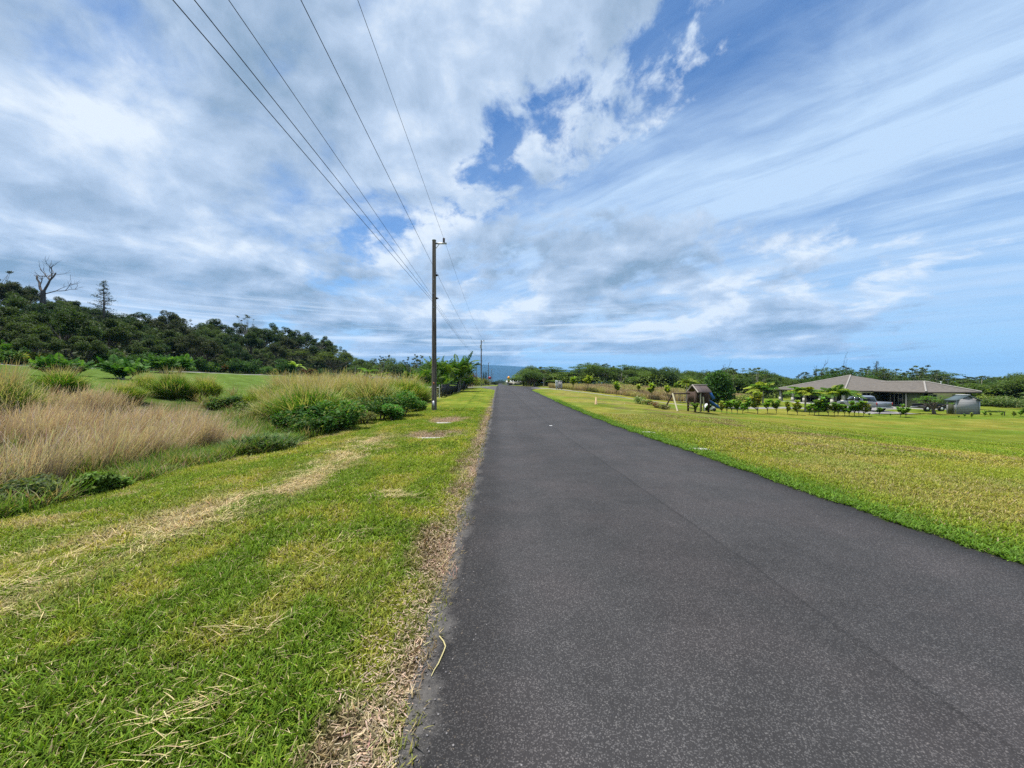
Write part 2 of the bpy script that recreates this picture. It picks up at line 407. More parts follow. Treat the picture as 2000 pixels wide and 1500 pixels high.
M['bark'] = mat('bark', (.13, .105, .085), .9, .1, fn=mottled(6, .5, stretch=(1, 1, .25), bump=.5))
M['palebark'] = mat('pale_bark', (.30, .275, .235), .9, .1, fn=mottled(5, .4, stretch=(1, 1, .3), bump=.4))
M['deadwood'] = mat('dead_wood', (.10, .088, .08), .9, .1, fn=mottled(4, .4, stretch=(1, 1, .3)))
M['pole'] = mat('weathered_pole_wood', (.155, .125, .105), .85, .15, fn=mottled(14, .8, 8, (1, 1, .05), .8, 30))
M['galv'] = mat('galvanised_steel', (.42, .43, .44), .45, .5, .6)
M['black'] = mat('black_paint', (.012, .012, .015), .5, .3, fn=mottled(3, .4, bump=0))
M['wire'] = mat('wire_black', (.02, .02, .024), .6, .3)
M['ceramic'] = mat('insulator_ceramic', (.10, .07, .06), .25, .5)

def asphalt_fn(t, base, b):
    g_ = t.node('ShaderNodeNewGeometry').outputs['Position']
    s3 = t.node('ShaderNodeSeparateXYZ', Vector=g_); x, y = s3.outputs[0], s3.outputs[1]
    uL = t.m('ADD', t.m('MULTIPLY', y, .036), t.m('ADD', x, .456))           # metres from left edge
    vo = t.node('ShaderNodeTexVoronoi', dict(feature='F1'), Vector=g_, Scale=150.0, Randomness=1.0)
    cellb = t.node('ShaderNodeSeparateColor', Color=vo.outputs['Color']).outputs[0]
    vo2 = t.node('ShaderNodeTexVoronoi', dict(feature='F1'), Vector=g_, Scale=95.0, Randomness=1.0)
    cell2 = t.node('ShaderNodeSeparateColor', Color=vo2.outputs['Color']).outputs[1]
    stone = t.m('MULTIPLY', t.ramp(cellb, .45, 1.0), t.ramp(vo.outputs['Distance'], .75, .35))
    stone2 = t.m('MULTIPLY', t.ramp(cell2, .86, .97), t.ramp(vo2.outputs['Distance'], .6, .3))
    big = t.noise(g_, .45, 4, .6); mid = t.noise(g_, 3.0, 5, .65)
    strv = t.vec(t.m('MULTIPLY', uL, 1.6), t.m('MULTIPLY', y, .07)); trk = t.noise(strv, .8, 1, .5)
    k = t.m('MULTIPLY', t.ramp(big, .3, .7, .80, 1.18, False), t.ramp(mid, .3, .7, .90, 1.12, False))
    k = t.m('MULTIPLY', k, t.ramp(trk, .3, .7, .95, 1.06, False))
    wt = t.ramp(t.m('ABSOLUTE', t.m('SUBTRACT', t.m('MODULO', t.m('ADD', uL, t.m('ADD', .75, t.m('MULTIPLY', t.m('SUBTRACT', mid, .5), .3))), 2.6), 1.55)), .42, .05)
    k = t.m('MULTIPLY', k, t.m('ADD', 1.0, t.m('MULTIPLY', wt, .07)))
    # the paving seam and a darker sealed band beside it
    sx_ = t.m('SUBTRACT', x, t.m('ADD', t.m('MULTIPLY', y, -.045), 2.36))
    sx_ = t.m('ADD', sx_, t.m('MULTIPLY', t.m('SUBTRACT', t.noise(t.vec(0.0, t.m('MULTIPLY', y, .6)), 1.0, 3, .6), .5), .12))
    line = t.ramp(t.m('ABSOLUTE', sx_), .028, .006)
    brk = t.ramp(t.noise(t.vec(3.0, t.m('MULTIPLY', y, 2.2)), 1.0, 4, .6), .36, .52, .45, 1.0)
    bandm = t.m('MULTIPLY', t.ramp(sx_, -.34, -.02), t.ramp(sx_, .05, .0))
    k = t.m('MULTIPLY', k, t.m('SUBTRACT', 1.0, t.m('MULTIPLY', t.m('MULTIPLY', line, brk), .22)))
    k = t.m('MULTIPLY', k, t.m('SUBTRACT', 1.0, t.m('MULTIPLY', bandm, .09)))
    lightr = t.m('MULTIPLY', t.ramp(sx_, .0, .06), t.ramp(sx_, .55, .10))
    k = t.m('MULTIPLY', k, t.m('ADD', 1.0, t.m('MULTIPLY', lightr, .05)))
    # dark oily margin and dusty rim at the left edge
    wob = t.m('MULTIPLY', t.m('SUBTRACT', t.noise(g_, 1.7, 5, .65), .5), .45)
    ue = t.m('ADD', uL, wob)
    dk = t.m('MULTIPLY', t.ramp(ue, .06, .16), t.ramp(ue, .62, .22))
    k = t.m('MULTIPLY', k, t.m('SUBTRACT', 1.0, t.m('MULTIPLY', dk, .30)))
    blot = t.ramp(t.noise(g_, 1.15, 6, .62), .60, .72); k = t.m('MULTIPLY', k, t.m('SUBTRACT', 1.0, t.m('MULTIPLY', blot, .20)))
    uR = t.m('SUBTRACT', 5.386, uL)
    k = t.m('MULTIPLY', k, t.ramp(t.m('ADD', uR, wob), .05, .75, .72, 1.0))
    col = t.mix(t.m('MULTIPLY', stone, .66), (.0295, .0285, .0295), (.118, .114, .113))
    col = t.mix(t.m('MULTIPLY', stone2, .32), col, (.21, .20, .19))
    red = t.ramp(t.noise(g_, .9, 3, .5), .42, .62)
    col = t.mix(t.m('MULTIPLY', red, .25), col, t.mix(1.0, col, (1.14, .97, .95), 'MULTIPLY'))
    col = t.mix(1.0, col, t.vec(k, k, k), 'MULTIPLY')
    rim = t.m('MULTIPLY', t.ramp(ue, .16, .05), t.ramp(t.noise(g_, 14, 5, .7), .34, .6, .15, 1.0))
    col = t.mix(t.m('MULTIPLY', rim, .7), col, (.115, .108, .10))
    grit = t.m('MULTIPLY', t.ramp(t.noise(g_, 55, 3, .7), .64, .72), t.ramp(ue, .7, .05))
    col = t.mix(t.m('MULTIPLY', grit, .6), col, (.33, .27, .2))
    hgt = t.m('ADD', t.m('MULTIPLY', vo.outputs['Distance'], -.8), t.m('MULTIPLY', cellb, .5))
    bp = t.node('ShaderNodeBump', Strength=.55, Height=hgt, Distance=.006); t.l.new(bp.outputs[0], b.inputs['Normal'])
    t.put(b.inputs['Roughness'], t.ramp(stone, 0, 1, .82, .6, False))
    return col
M['asphalt'] = mat('asphalt', (.07, .07, .07), .85, .16, fn=asphalt_fn)
M['lane'] = mat('gravelled_lane', (.21, .20, .195), .9, .1, fn=mottled(4, .3, 8, bump=.5, bscale=40))
M['apron'] = mat('old_asphalt', (.115, .11, .11), .85, .2, fn=mottled(2, .25, 8, bump=.4, bscale=60))

# ------------------------------------------------------------------ ground sheet
def geo(first, grow, end):
    v = [0.0]; d = first
    while v[-1] < end: v.append(v[-1] + d); d *= grow
    return np.array(v)
gl = geo(.05, 1.03, 9000); gr = geo(.06, 1.032, 9000)
cin = np.linspace(-.456 + .35, 4.93 - .35, 12)
cols_ = np.concatenate([(-.456 + .12 - gl)[::-1], cin, 4.93 - .12 + gr])
ys_ = np.concatenate([[-40, -25, -15, -9, -5, -2.5, -1, -.3], .2 + geo(.07, 1.0195, 12000)])
CC, YY = np.meshgrid(cols_, ys_); XX = CC - .036 * YY
ZZ = H(XX, YY)
uL_ = CC + .456; inside = sst(.13, .35, uL_) * (1 - sst(5.386 - .35, 5.386 - .13, uL_))
ZZ = ZZ - inside * .12
ZZ = ZZ - sst(4000, 9000, np.hypot(XX, YY)) * 60
ncol = lawn(XX, YY)
_L = el(YY) - XX
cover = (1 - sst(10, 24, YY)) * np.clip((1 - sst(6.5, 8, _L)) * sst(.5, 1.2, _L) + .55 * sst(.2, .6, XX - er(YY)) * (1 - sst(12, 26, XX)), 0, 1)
ncol = ncol * (1 - .30 * (_L < 50) * (YY < 230))[..., None]  # lawn sheet darkened, self-shadow of grass put into its colour
ncol = lerp(ncol, ncol * .42 + np.array([.022, .017, .009]), cover * .85)  # brown thatch soil, darkened further to paint shade under the blades
mb = MB(); nr, ncl = XX.shape
idx = np.arange(nr * ncl).reshape(nr, ncl)
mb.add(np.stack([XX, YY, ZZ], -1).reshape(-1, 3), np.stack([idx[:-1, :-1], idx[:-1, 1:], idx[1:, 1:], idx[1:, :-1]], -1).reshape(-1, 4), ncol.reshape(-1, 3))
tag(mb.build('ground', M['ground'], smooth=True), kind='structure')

# road
ry = np.concatenate([np.arange(-40, 0, 1.), np.arange(0, 30, .12), np.arange(30, 120, 1.), np.arange(120, 1000, 8.)])
def road_rows(ry):
    wob = (fbm(ry * 1.3, ry * 0 + 3, 3, 5) - .5) * .20 * (1 - sst(30, 80, ry))
    wobR = (fbm(ry * 1.5, ry * 0 + 9, 7, 5) - .5) * .22
    notch = -.55 * np.exp(-((ry - 12.6) / .7) ** 2) * 0
    fl = sst(56, 70, ry) * (1 - sst(82, 92, ry)) * 3.0
    narrow = sst(84, 110, ry) * .4
    return el(ry) + wob - .02 - fl * .8 + narrow, er(ry) + wobR + fl * 1.0 - narrow
xl, xr = road_rows(ry)
mb = MB(); K = 14; fr = np.linspace(0, 1, K)
XR = xl[:, None] + (xr - xl)[:, None] * fr; YR = np.repeat(ry[:, None], K, 1)
ZR = H(XR, YR); ZR = np.where((XR > el(YR)) & (XR < er(YR)), prof(YR), ZR) + .012
crown = .02 * np.sin(math.pi * fr)[None, :]
ZR = ZR + crown
XR2 = np.concatenate([xl[:, None] - .01, XR, xr[:, None] + .01], 1); YR2 = np.repeat(ry[:, None], K + 2, 1)
ZR2 = np.concatenate([ZR[:, :1] - .06, ZR, ZR[:, -1:] - .06], 1)
idx = np.arange(XR2.size).reshape(XR2.shape)
mb.add(np.stack([XR2, YR2, ZR2], -1).reshape(-1, 3), np.stack([idx[:-1, :-1], idx[:-1, 1:], idx[1:, 1:], idx[1:, :-1]], -1).reshape(-1, 4))
tag(mb.build('road', M['asphalt'], smooth=True), kind='structure')

def strip(name, pts, wid, m, lift=.03, label=None, n=8, step=1.0):
    P = [];
    for (a, b) in zip(pts[:-1], pts[1:]):
        k = max(2, int(math.dist(a, b) / step))
        for i in range(k): P.append((a[0] + (b[0] - a[0]) * i / k, a[1] + (b[1] - a[1]) * i / k))
    P.append(pts[-1]); P = np.array(P)
    ker = np.ones(7) / 7
    S = np.stack([np.convolve(np.pad(P[:, i], 3, mode='edge'), ker, 'valid') for i in (0, 1)], 1); P = S
    tg = np.gradient(P, axis=0); tg /= np.linalg.norm(tg, axis=1)[:, None]; nn = np.stack([-tg[:, 1], tg[:, 0]], 1)
    f_ = np.linspace(-.5, .5, n) * wid
    Xs = P[:, 0:1] + nn[:, 0:1] * f_; Ys = P[:, 1:2] + nn[:, 1:2] * f_; Zs = H(Xs, Ys) + lift
    Zs[:, 0] -= lift * 1.5; Zs[:, -1] -= lift * 1.5
    q = MB(); idx = np.arange(Xs.size).reshape(Xs.shape)
    q.add(np.stack([Xs, Ys, Zs], -1).reshape(-1, 3), np.stack([idx[:-1, :-1], idx[:-1, 1:], idx[1:, 1:], idx[1:, :-1]], -1).reshape(-1, 4))
    return tag(q.build(name, m, smooth=True), kind='structure')
strip('side_road', [(-2.9, 76), (-9, 77), (-18, 78), (-40, 79)], 7, M['apron'], .05)
strip('driveway', [(3.0, 69), (9, 66.5), (16, 61), (24, 57), (33, 55), (43, 55), (52, 53.5), (58, 57)], 3.2, M['lane'], .05)
strip('parking_apron', [(44, 43), (44.5, 49), (47, 54), (53, 57)], 6.5, M['lane'], .09)
strip('garden_path', [(-62, 12), (-60, 22), (-57.0, 35), (-53, 45), (-51.2, 60), (-50, 80), (-50.5, 100)], 1.0, M['lane'], .06)
#@@GRASS
rng = np.random.default_rng(7)
def blades(q, P, az, lean, Lh, W, c0, c1, k=2, bend=.5, twist=0.0, tipw=.12):
    """N bent grass blades; P (N,3) roots; c0,c1 (N,3) colours of root and tip"""
    N = len(P); tt = np.linspace(0, 1, k + 1)
    dx = np.cos(az); dy = np.sin(az)
    sl = np.sin(lean)[:, None]; cl = np.cos(lean)[:, None]
    bend = np.broadcast_to(bend, (N,))[:, None]
    hor = Lh[:, None] * (sl * tt + bend * tt ** 2 * .6); ver = Lh[:, None] * (cl * tt - bend * tt ** 2 * .45)
    cx = P[:, 0:1] + dx[:, None] * hor; cyy = P[:, 1:2] + dy[:, None] * hor; cz_ = P[:, 2:3] + ver
    wa = az + math.pi / 2 + twist
    ww = W[:, None] * .5 * np.interp(tt, [0, .45, 1], [.75, 1, tipw])
    sx_ = np.cos(wa)[:, None] * ww; sy_ = np.sin(wa)[:, None] * ww
    v = np.stack([np.stack([cx - sx_, cyy - sy_, cz_], -1), np.stack([cx + sx_, cyy + sy_, cz_], -1)], 2)   # N,k+1,2,3
    base = (np.arange(N) * (k + 1) * 2)[:, None]; i = np.arange(k)[None, :] * 2
    f = np.stack([base + i, base + i + 1, base + i + 3, base + i + 2], -1).reshape(-1, 4)
    c = c0[:, None, None, :] + (c1 - c0)[:, None, None, :] * tt[None, :, None, None]
    c = np.broadcast_to(c, v.shape)
    q.add(v.reshape(-1, 3), f, c.reshape(-1, 3).copy())
def jit(c, n, a=.25, rg=None):
    rg = rg or rng
    return c * (1 + (rg.random((n, 1)) - .5) * 2 * a) * (1 + (rg.random((n, 3)) - .5) * .2)

def turf(name, label, x0, x1, y0, y1, dens, hgt, wid, side, seed, k=2):
    rg = np.random.default_rng(seed)
    n = int(abs(x1 - x0) * (y1 - y0) * dens)
    x = rg.uniform(x0, x1, n); y = rg.uniform(y0, y1, n)
    L = el(y) - x; u = x - er(y)
    vis = (np.abs(x) < 1.38 * y + 3.0)
    if side == 'L': ok = (L > -.07 + (fbm(y * 2.1, x * 0 + 2, 8, 3) - .5) * .16) & (L < 6.9)
    else: ok = (u > -.03 + (fbm(y * 2.6, x * 0 + 5, 9, 3) - .5) * .12)
    edge = (1 - sst(.25, .6, L)) if side == 'L' else np.zeros(n)
    ok &= vis & (rg.random(n) > edge * .60)
    if side == 'L':
        pit = np.exp(-((x + 2.75) / 1.0) ** 4 - ((y - 13.7) / .85) ** 4) + np.exp(-((x + 3.1) / .85) ** 4 - ((y - 18.8) / 1.2) ** 4)
        ok &= rg.random(n) > np.clip(pit, 0, 1) * .6
    x, y = x[ok], y[ok]; n = len(x)
    c = lawn(x, y)
    cl_ = fbm(x * 5, y * 5, seed, 3)
    c9 = fbm(x * 14, y * 14, seed + 3, 2)
    hh = hgt * rg.uniform(.4, 1.3, n) * (.25 + .8 * cl_ + .85 * c9)
    # each blade is either fresh or dead; the mix follows the patch
    fresh = np.clip((c[:, 1] - c[:, 0]) / .12, .08, 1)
    dead = rg.random(n) > .58 + .35 * np.clip((c[:, 1] - c[:, 0] + .06) / .12, 0, 1)
    cc = jit(c, n, .34, rg); hot = rg.random(n) < .16; cc[hot] = cc[hot] * np.array([1.65, 1.4, 1.5])  # hot: a few blades brightened in colour as if catching the sun
    stc = np.array([.40, .32, .18]) * rg.uniform(.55, 1.15, (n, 1))
    cc[dead] = stc[dead]
    P = np.stack([x, y, H(x, y) - .006], -1)
    lean = np.abs(rg.normal(.55, .42, n)); lean = np.clip(lean, 0, 1.35); lean[dead] = np.clip(lean[dead] + .45, 0, 1.45)
    q = MB()
    blades(q, P, rg.uniform(0, 2 * math.pi, n), lean, hh, wid * rg.uniform(.6, 1.3, n), cc * np.array([.30, .26, .32]), cc * 1.5, k, rg.uniform(.1, .7, n), rg.uniform(-.6, .6, n))  # thatch-dark roots deepened and tips lightened, painting in shade between the blades
    return tag(q.build(name, M['blade']), label, 'grass', kind='stuff')
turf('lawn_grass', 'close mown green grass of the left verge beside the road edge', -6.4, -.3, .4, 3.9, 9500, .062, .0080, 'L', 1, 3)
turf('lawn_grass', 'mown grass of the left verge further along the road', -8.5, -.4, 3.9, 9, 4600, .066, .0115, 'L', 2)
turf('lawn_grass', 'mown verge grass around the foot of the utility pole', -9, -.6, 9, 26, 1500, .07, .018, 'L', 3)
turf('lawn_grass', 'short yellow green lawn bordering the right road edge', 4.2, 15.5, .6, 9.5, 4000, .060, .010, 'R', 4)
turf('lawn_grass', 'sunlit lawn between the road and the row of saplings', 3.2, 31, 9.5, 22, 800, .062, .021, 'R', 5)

# lush broad-leaved runner grass along the right edge of the asphalt
def edge_fringe():
    rg = np.random.default_rng(99); n = 42000
    y = .6 + 34 * rg.random(n) ** 1.5; u = np.abs(rg.normal(0, .26, n)) - .07 + (fbm(y * 1.9, y * 0, 4, 4) - .5) * .34
    x = er(y) + u
    c = jit(np.broadcast_to(np.array([.10, .185, .02]), (n, 3)), n, .45, rg)
    q = MB(); P = np.stack([x, y, H(x, y) + rg.uniform(0, .03, n)], -1)
    blades(q, P, rg.uniform(0, 6.28, n), rg.uniform(.3, 1.4, n), rg.uniform(.03, .075, n), rg.uniform(.009, .017, n) * (1 + y * .05), c * .8, c * 1.1, 2, .4, rg.uniform(-.5, .5, n))
    tag(q.build('lawn_grass', M['blade']), 'lush bright green runner grass creeping over the right asphalt edge', 'grass', kind='stuff')
edge_fringe()

# clippings: long straw lying on the verge
def straw(name, label, spots, seed, n_each, col=(.52, .42, .22), spread=.3):
    rg = np.random.default_rng(seed); q = MB()
    for (cx, cy_, r, an) in spots:
        n = n_each; a = rg.normal(0, r, n); b = rg.normal(0, r * spread, n)
        x = cx + a * math.cos(an) - b * math.sin(an); y = cy_ + a * math.sin(an) + b * math.cos(an)
        P = np.stack([x, y, H(x, y) + rg.uniform(.012, .05, n)], -1)
        az = rg.normal(an, .6, n) + (rg.random(n) > .5) * math.pi
        c = jit(np.broadcast_to(np.array(col), (n, 3)), n, .3, rg)
        blades(q, P, az, rg.uniform(1.15, 1.6, n), .03 + .16 * rg.random(n) ** 1.6, rg.uniform(.0022, .0045, n) * (1 + .15 * cy_), c, c, 4, rg.uniform(-.1, .45, n), rg.uniform(-.5, .5, n))
    return tag(q.build(name, M['dry']), label, 'clippings', kind='stuff')
rg0 = np.random.default_rng(5)
sp_ = []
for yy in np.arange(1.9, 12.5, .16):
    L_ = 3.35 + .35 * math.sin(yy * .6) + rg0.normal(0, .16); sp_.append((el(yy) - L_ + rg0.normal(0, .22), yy, .26, 1.45 + rg0.normal(0, .8)))
straw('grass_clippings', 'pale straw clippings in a long windrow across the left verge', sp_, 21, 95)
straw('grass_clippings', 'small heap of straw clippings near the road in the left verge', [G(x, y)[:2] + (.14, .1) for x, y in ((770, 972), (760, 966), (785, 975))], 22, 90)
straw('grass_clippings', 'thin trail of long dry stems lying on the near verge', [G(x, y)[:2] + (.12, .9) for x, y in ((600, 1125), (630, 1095), (660, 1065), (690, 1052), (560, 1150))], 23, 16)
straw('grass_clippings', 'scattered straw heaps at the bottom of the left verge', [G(x, y)[:2] + (.10, .4) for x, y in ((390, 1380), (500, 1250), (300, 1440), (480, 1235), (320, 1490), (80, 1210), (400, 1400), (150, 1030), (90, 1060), (40, 1090))], 24, 22)
def scatter_straw():
    rg = np.random.default_rng(44); n = 5200; q = MB()
    y = 1.3 + 8 * rg.random(n) ** 1.6; L_ = rg.uniform(.0, 6.2, n); x = el(y) - L_
    c = jit(np.broadcast_to(np.array([.50, .42, .22]), (n, 3)), n, .35, rg)
    P = np.stack([x, y, H(x, y) + rg.uniform(.01, .045, n)], -1)
    blades(q, P, rg.uniform(0, 6.28, n), rg.uniform(1.15, 1.6, n), rg.uniform(.02, .09, n), rg.uniform(.002, .0045, n), c, c, 3, rg.uniform(-.1, .5, n), 0)
    tag(q.build('grass_clippings', M['dry']), 'single dry stems scattered over the near verge grass', 'clippings', kind='stuff')
scatter_straw()
# mulch chips on the road shoulder and in the two pits
def mulch():
    rg = np.random.default_rng(66); q = MB(); n = 10000
    y = 1.2 + 24 * rg.random(n) ** 1.8; L_ = np.abs(rg.normal(.12, .17, n)); x = el(y) - L_
    px_ = rg.normal(-2.75, .55, 2600); py_ = rg.normal(13.7, .5, 2600); qx = rg.normal(-3.15, .5, 2200); qy = rg.normal(18.8, .7, 2200)
    x = np.concatenate([x, px_, qx]); y = np.concatenate([y, py_, qy]); n = len(x)
    c = jit(np.broadcast_to(np.array([.40, .30, .22]), (n, 3)), n, .5, rg)
    P = np.stack([x, y, H(x, y) + rg.uniform(.004, .02, n)], -1)
    blades(q, P, rg.uniform(0, 6.28, n), rg.uniform(1.2, 1.75, n), rg.uniform(.012, .045, n) * (1 + y * .03), rg.uniform(.003, .008, n) * (1 + y * .07), c, c, 1, 0, 0, .7)
    tag(q.build('mulch', M['dry']), 'brown dead thatch and chips along the road shoulder', 'mulch', kind='stuff')
mulch()
# loose grit on the asphalt margin
def grit():
    rg = np.random.default_rng(67); q = MB()
    for i in range(420):
        y = 1.5 + 9 * rg.random() ** 2; x = el(y) + abs(rg.normal(.0, .22)) - .05; s = rg.uniform(.002, .0065)
        z = float(prof(y)) + .014 + s * .4; a = rg.uniform(.5, 1, 8)
        v = [(x + s * a[j] * ux, y + s * a[j] * uy, z + s * .7 * a[j] * uz) for j, (ux, uy, uz) in enumerate([(-1, -1, -1), (1, -1, -1), (1, 1, -1), (-1, 1, -1), (-1, -1, 1), (1, -1, 1), (1, 1, 1), (-1, 1, 1)])]
        q.add(v, np.array([(3, 2, 1, 0), (4, 5, 6, 7), (0, 1, 5, 4), (1, 2, 6, 5), (2, 3, 7, 6), (3, 0, 4, 7)]), np.array([.16, .15, .15]) * rg.uniform(.5, 1.9))
    tag(q.build('grit', M['dry']), 'loose stones scattered along the left asphalt edge', 'gravel', kind='stuff')
grit()
# one long straw curled on the asphalt edge
gx = [G(x, y) for x, y in ((858, 1252), (866, 1262), (870, 1275), (866, 1292), (856, 1305), (848, 1318), (842, 1330))]
q = MB(); q.tube([(p[0], p[1], p[2] + .022) for p in gx], [.004, .0045, .0045, .004, .004, .003, .002], 6, (.62, .54, .28))
tag(q.build('dry_stem', M['dry'], smooth=True), 'single long curved straw lying on the near left asphalt edge', 'straw')
#@@POLES
def utility_pole(h, transformer=False):
    o = empty('utility_pole', (0, 0, 0), 'x', 'utility pole')
    q = MB(); zz_ = np.linspace(-.3, h, 14); q.tube(np.stack([zz_ * 0, zz_ * 0, zz_], -1), np.linspace(.165, .115, 14), 14)
    q.build('pole_shaft', M['pole'], o, smooth=True)
    q = MB(); q.tube([(0, 0, h), (0, 0, h + .05)], [.135, .12], 14); q.build('pole_cap', mat_copper, o)
    q = MB(); q.box(.10, .80, -.05, .05, h - .22, h - .14); q.tube([(.12, 0, h - .5), (.34, 0, h - .2)], .02, 6); q.build('standoff_bracket', M['galv'], o)
    q = MB()
    for k in range(4): q.tube([(.62, 0, h - .12 + k * .075), (.62, 0, h - .08 + k * .075), (.62, 0, h - .05 + k * .075)], [.075, .075, .04], 10)
    q.build('insulator', M['ceramic'], o)
    for zt in (h - 2.25, h - 3.75):
        q = MB(); q.box(.10, .20, -.04, .04, zt - .06, zt + .06); q.tube([(.15, 0, zt), (.28, 0, zt)], .035, 8); q.build('wire_clamp', M['black'], o)
    return o
mat_copper = mat('tarnished_copper', (.11, .15, .11), .7, .3)
q_h = 11.05
pm = utility_pole(q_h)
p1 = G(848, 801.5); PX, PY = p1[0], p1[1]
POL = [(PX, PY), (PX - .036 * 68, PY + 68), (PX - .036 * 136, PY + 136), (PX - .036 * 204, PY + 204), (PX - .036 * 272, PY + 272)]
reg(pm)
tall = [(801 - 470) / 750 * PY, 11, 9.5, 9.5, 9.5]
labs = ['tall weathered wooden utility pole on the left verge, nearest to the camera', 'second utility pole, pale and grey, beside the side road',
        'third utility pole along the road, behind the stop sign', 'thin utility pole far down the road, fourth in line', 'farthest utility pole in the line, barely showing above the shrubs']
for i, (x, y) in enumerate(POL):
    place(pm, (x, y, Hs(x, y)), 0, 1, labs[i], 'utility poles along the road', sz=tall[i] / q_h)
# lower details of the near pole
zb = Hs(PX, PY)
q = MB(); q.box(-.075, .055, -.185, -.155, .12, .62); q.build('metal_guard', M['galv'], pm)
q = MB(); q.box(-.03, .05, -.172, -.150, 1.68, 1.84, (.6, .2, .05)); q.build('tag_plate', mat('orange_tag', (.35, .12, .05), .6), pm)
q = MB(); q.tube([(.12, -.10, .0), (.13, -.10, 2.4), (.12, -.09, 6)], .012, 6); q.build('ground_wire', M['wire'], pm)
for k in range(4):
    q = MB(); q.tube([(0, -.165 + .006 * k, 6.9 - k * .9 + 1.6), (0, -.11, 6.9 - k * .9 + 1.6)], .03, 8); q.build('bolt', M['galv'], pm)
q = MB(); q.tube([(0, 0, 0), (0, 0, .75)], .24, 14); q.tube([(-.24, 0, .6), (-.1, 0, .6)], .06, 6)
tr = tag(q.build('transformer', mat('transformer_grey', (.45, .47, .48), .5), None, smooth=False), 'grey can transformer hung near the top of the second pole', 'transformer')
tr.location = (POL[1][0] - .05, POL[1][1] - .42, Hs(*POL[1]) + 9.1)

# wires: px at which each one leaves the top of the picture, attach height, side offset
def wire(label, pa, zs, px0, dxo, rad, sag2=1.0, pix=0):
    """passes above the camera to the pole behind; x at the frame top fixed by its slope"""
    pts = []
    z1 = zb + zs; x1 = PX + dxo
    # point T on the top edge of view
    best = None
    for sag in np.linspace(0.0, 2.2, 45):
        f = lambda Y: z1 - 4 * sag * ((PY - Y) / 68) * (1 - (PY - Y) / 68)
        Yt = 6.0
        for _ in range(30): Yt = (f(Yt) - CAM_Z) / .997
        X_natural = x1 + .036 * (PY - Yt)
        e_ = abs(X_natural + 1e-9 - (px0 - 1000) / FOC * Yt)
        if best is None or e_ < best[0]: best = (e_, sag, Yt, (px0 - 1000) / FOC * Yt)
    _, sag, Yt, Xt = best
    slope = (x1 - Xt) / (PY - Yt)
    Ys = np.linspace(PY - 68, PY, 60)
    for Y in Ys:
        s_ = (PY - Y) / 68; pts.append((x1 + slope * (Y - PY), Y, z1 - 4 * sag * s_ * (1 - s_)))
    zc_ = z1
    for j in range(4):
        xa, ya = POL[j]; xb, yb = POL[j + 1]; h0 = zs; 
        z0_ = Hs(xa, ya) + zs * tall[j] / tall[0]; z2_ = Hs(xb, yb) + zs * tall[j + 1] / tall[0]
        for Y in np.linspace(0, 1, 24)[1:]:
            pts.append((xa + (xb - xa) * Y + dxo, ya + (yb - ya) * Y, z0_ + (z2_ - z0_) * Y - 4 * sag2 * Y * (1 - Y)))
    q = MB(); q.tube(pts, rad, 5)
    return tag(q.build('power_line', M['wire'], smooth=True), label, 'cable', 'overhead lines along the road')
T = tall[0]
wire('lowest left overhead cable, leftmost of the five at the top of the picture', None, T - 3.80, 338, -.16, .0078)
wire('second overhead cable from the left at the top of the picture', None, T - 3.68, 380, -.14, .0078)
wire('middle overhead cable of the five, thin', None, T - 3.50, 447, -.12, .006)
wire('fourth overhead line from the left, clamped high on the right of the near pole', None, T - 2.25, 588, .26, .0078)
wire('topmost overhead line, resting on the insulator at the pole top', None, T + .12, 699, .62, .007)
q = MB(); a = (POL[1][0], POL[1][1], Hs(*POL[1]) + 7.3); b = (-18.5, 84, 8.2)
q.tube([(a[0] + (b[0] - a[0]) * s, a[1] + (b[1] - a[1]) * s, a[2] + (b[2] - a[2]) * s - .8 * s * (1 - s)) for s in np.linspace(0, 1, 16)], .012, 5)
tag(q.build('power_line', M['wire']), 'short service drop from the second pole towards the palms', 'cable', 'overhead lines along the road')
#@@END
#@@MOUNTAIN
def mountain():
    q = MB(); xs = np.linspace(-9000, 9500, 120); ys = np.linspace(6500, 12000, 30)
    X, Y = np.meshgrid(xs, ys)
    ridge = np.interp(X, [-9000, -4500, -1200, 0, 400, 1500, 3500, 6000, 9500], [495, 495, 490, 440, 408, 330, 200, 60, -30])
    prf = np.sin(np.clip((Y - 6500) / 3500, 0, 1) * math.pi / 2)
    Z = ridge * prf * (1 + .03 * (fbm(X / 700, Y / 700, 3, 4) - .5)) - 4
    idx = np.arange(X.size).reshape(X.shape)
    q.add(np.stack([X, Y, Z], -1).reshape(-1, 3), np.stack([idx[:-1, :-1], idx[:-1, 1:], idx[1:, 1:], idx[1:, :-1]], -1).reshape(-1, 4))
    tag(q.build('mountain', mat('forested_slope', (.022, .036, .034), .95, .05, fn=mottled(.002, .3, bump=0)), smooth=True), kind='structure')  # dark forest green with some blue of the distant haze painted in
mountain()

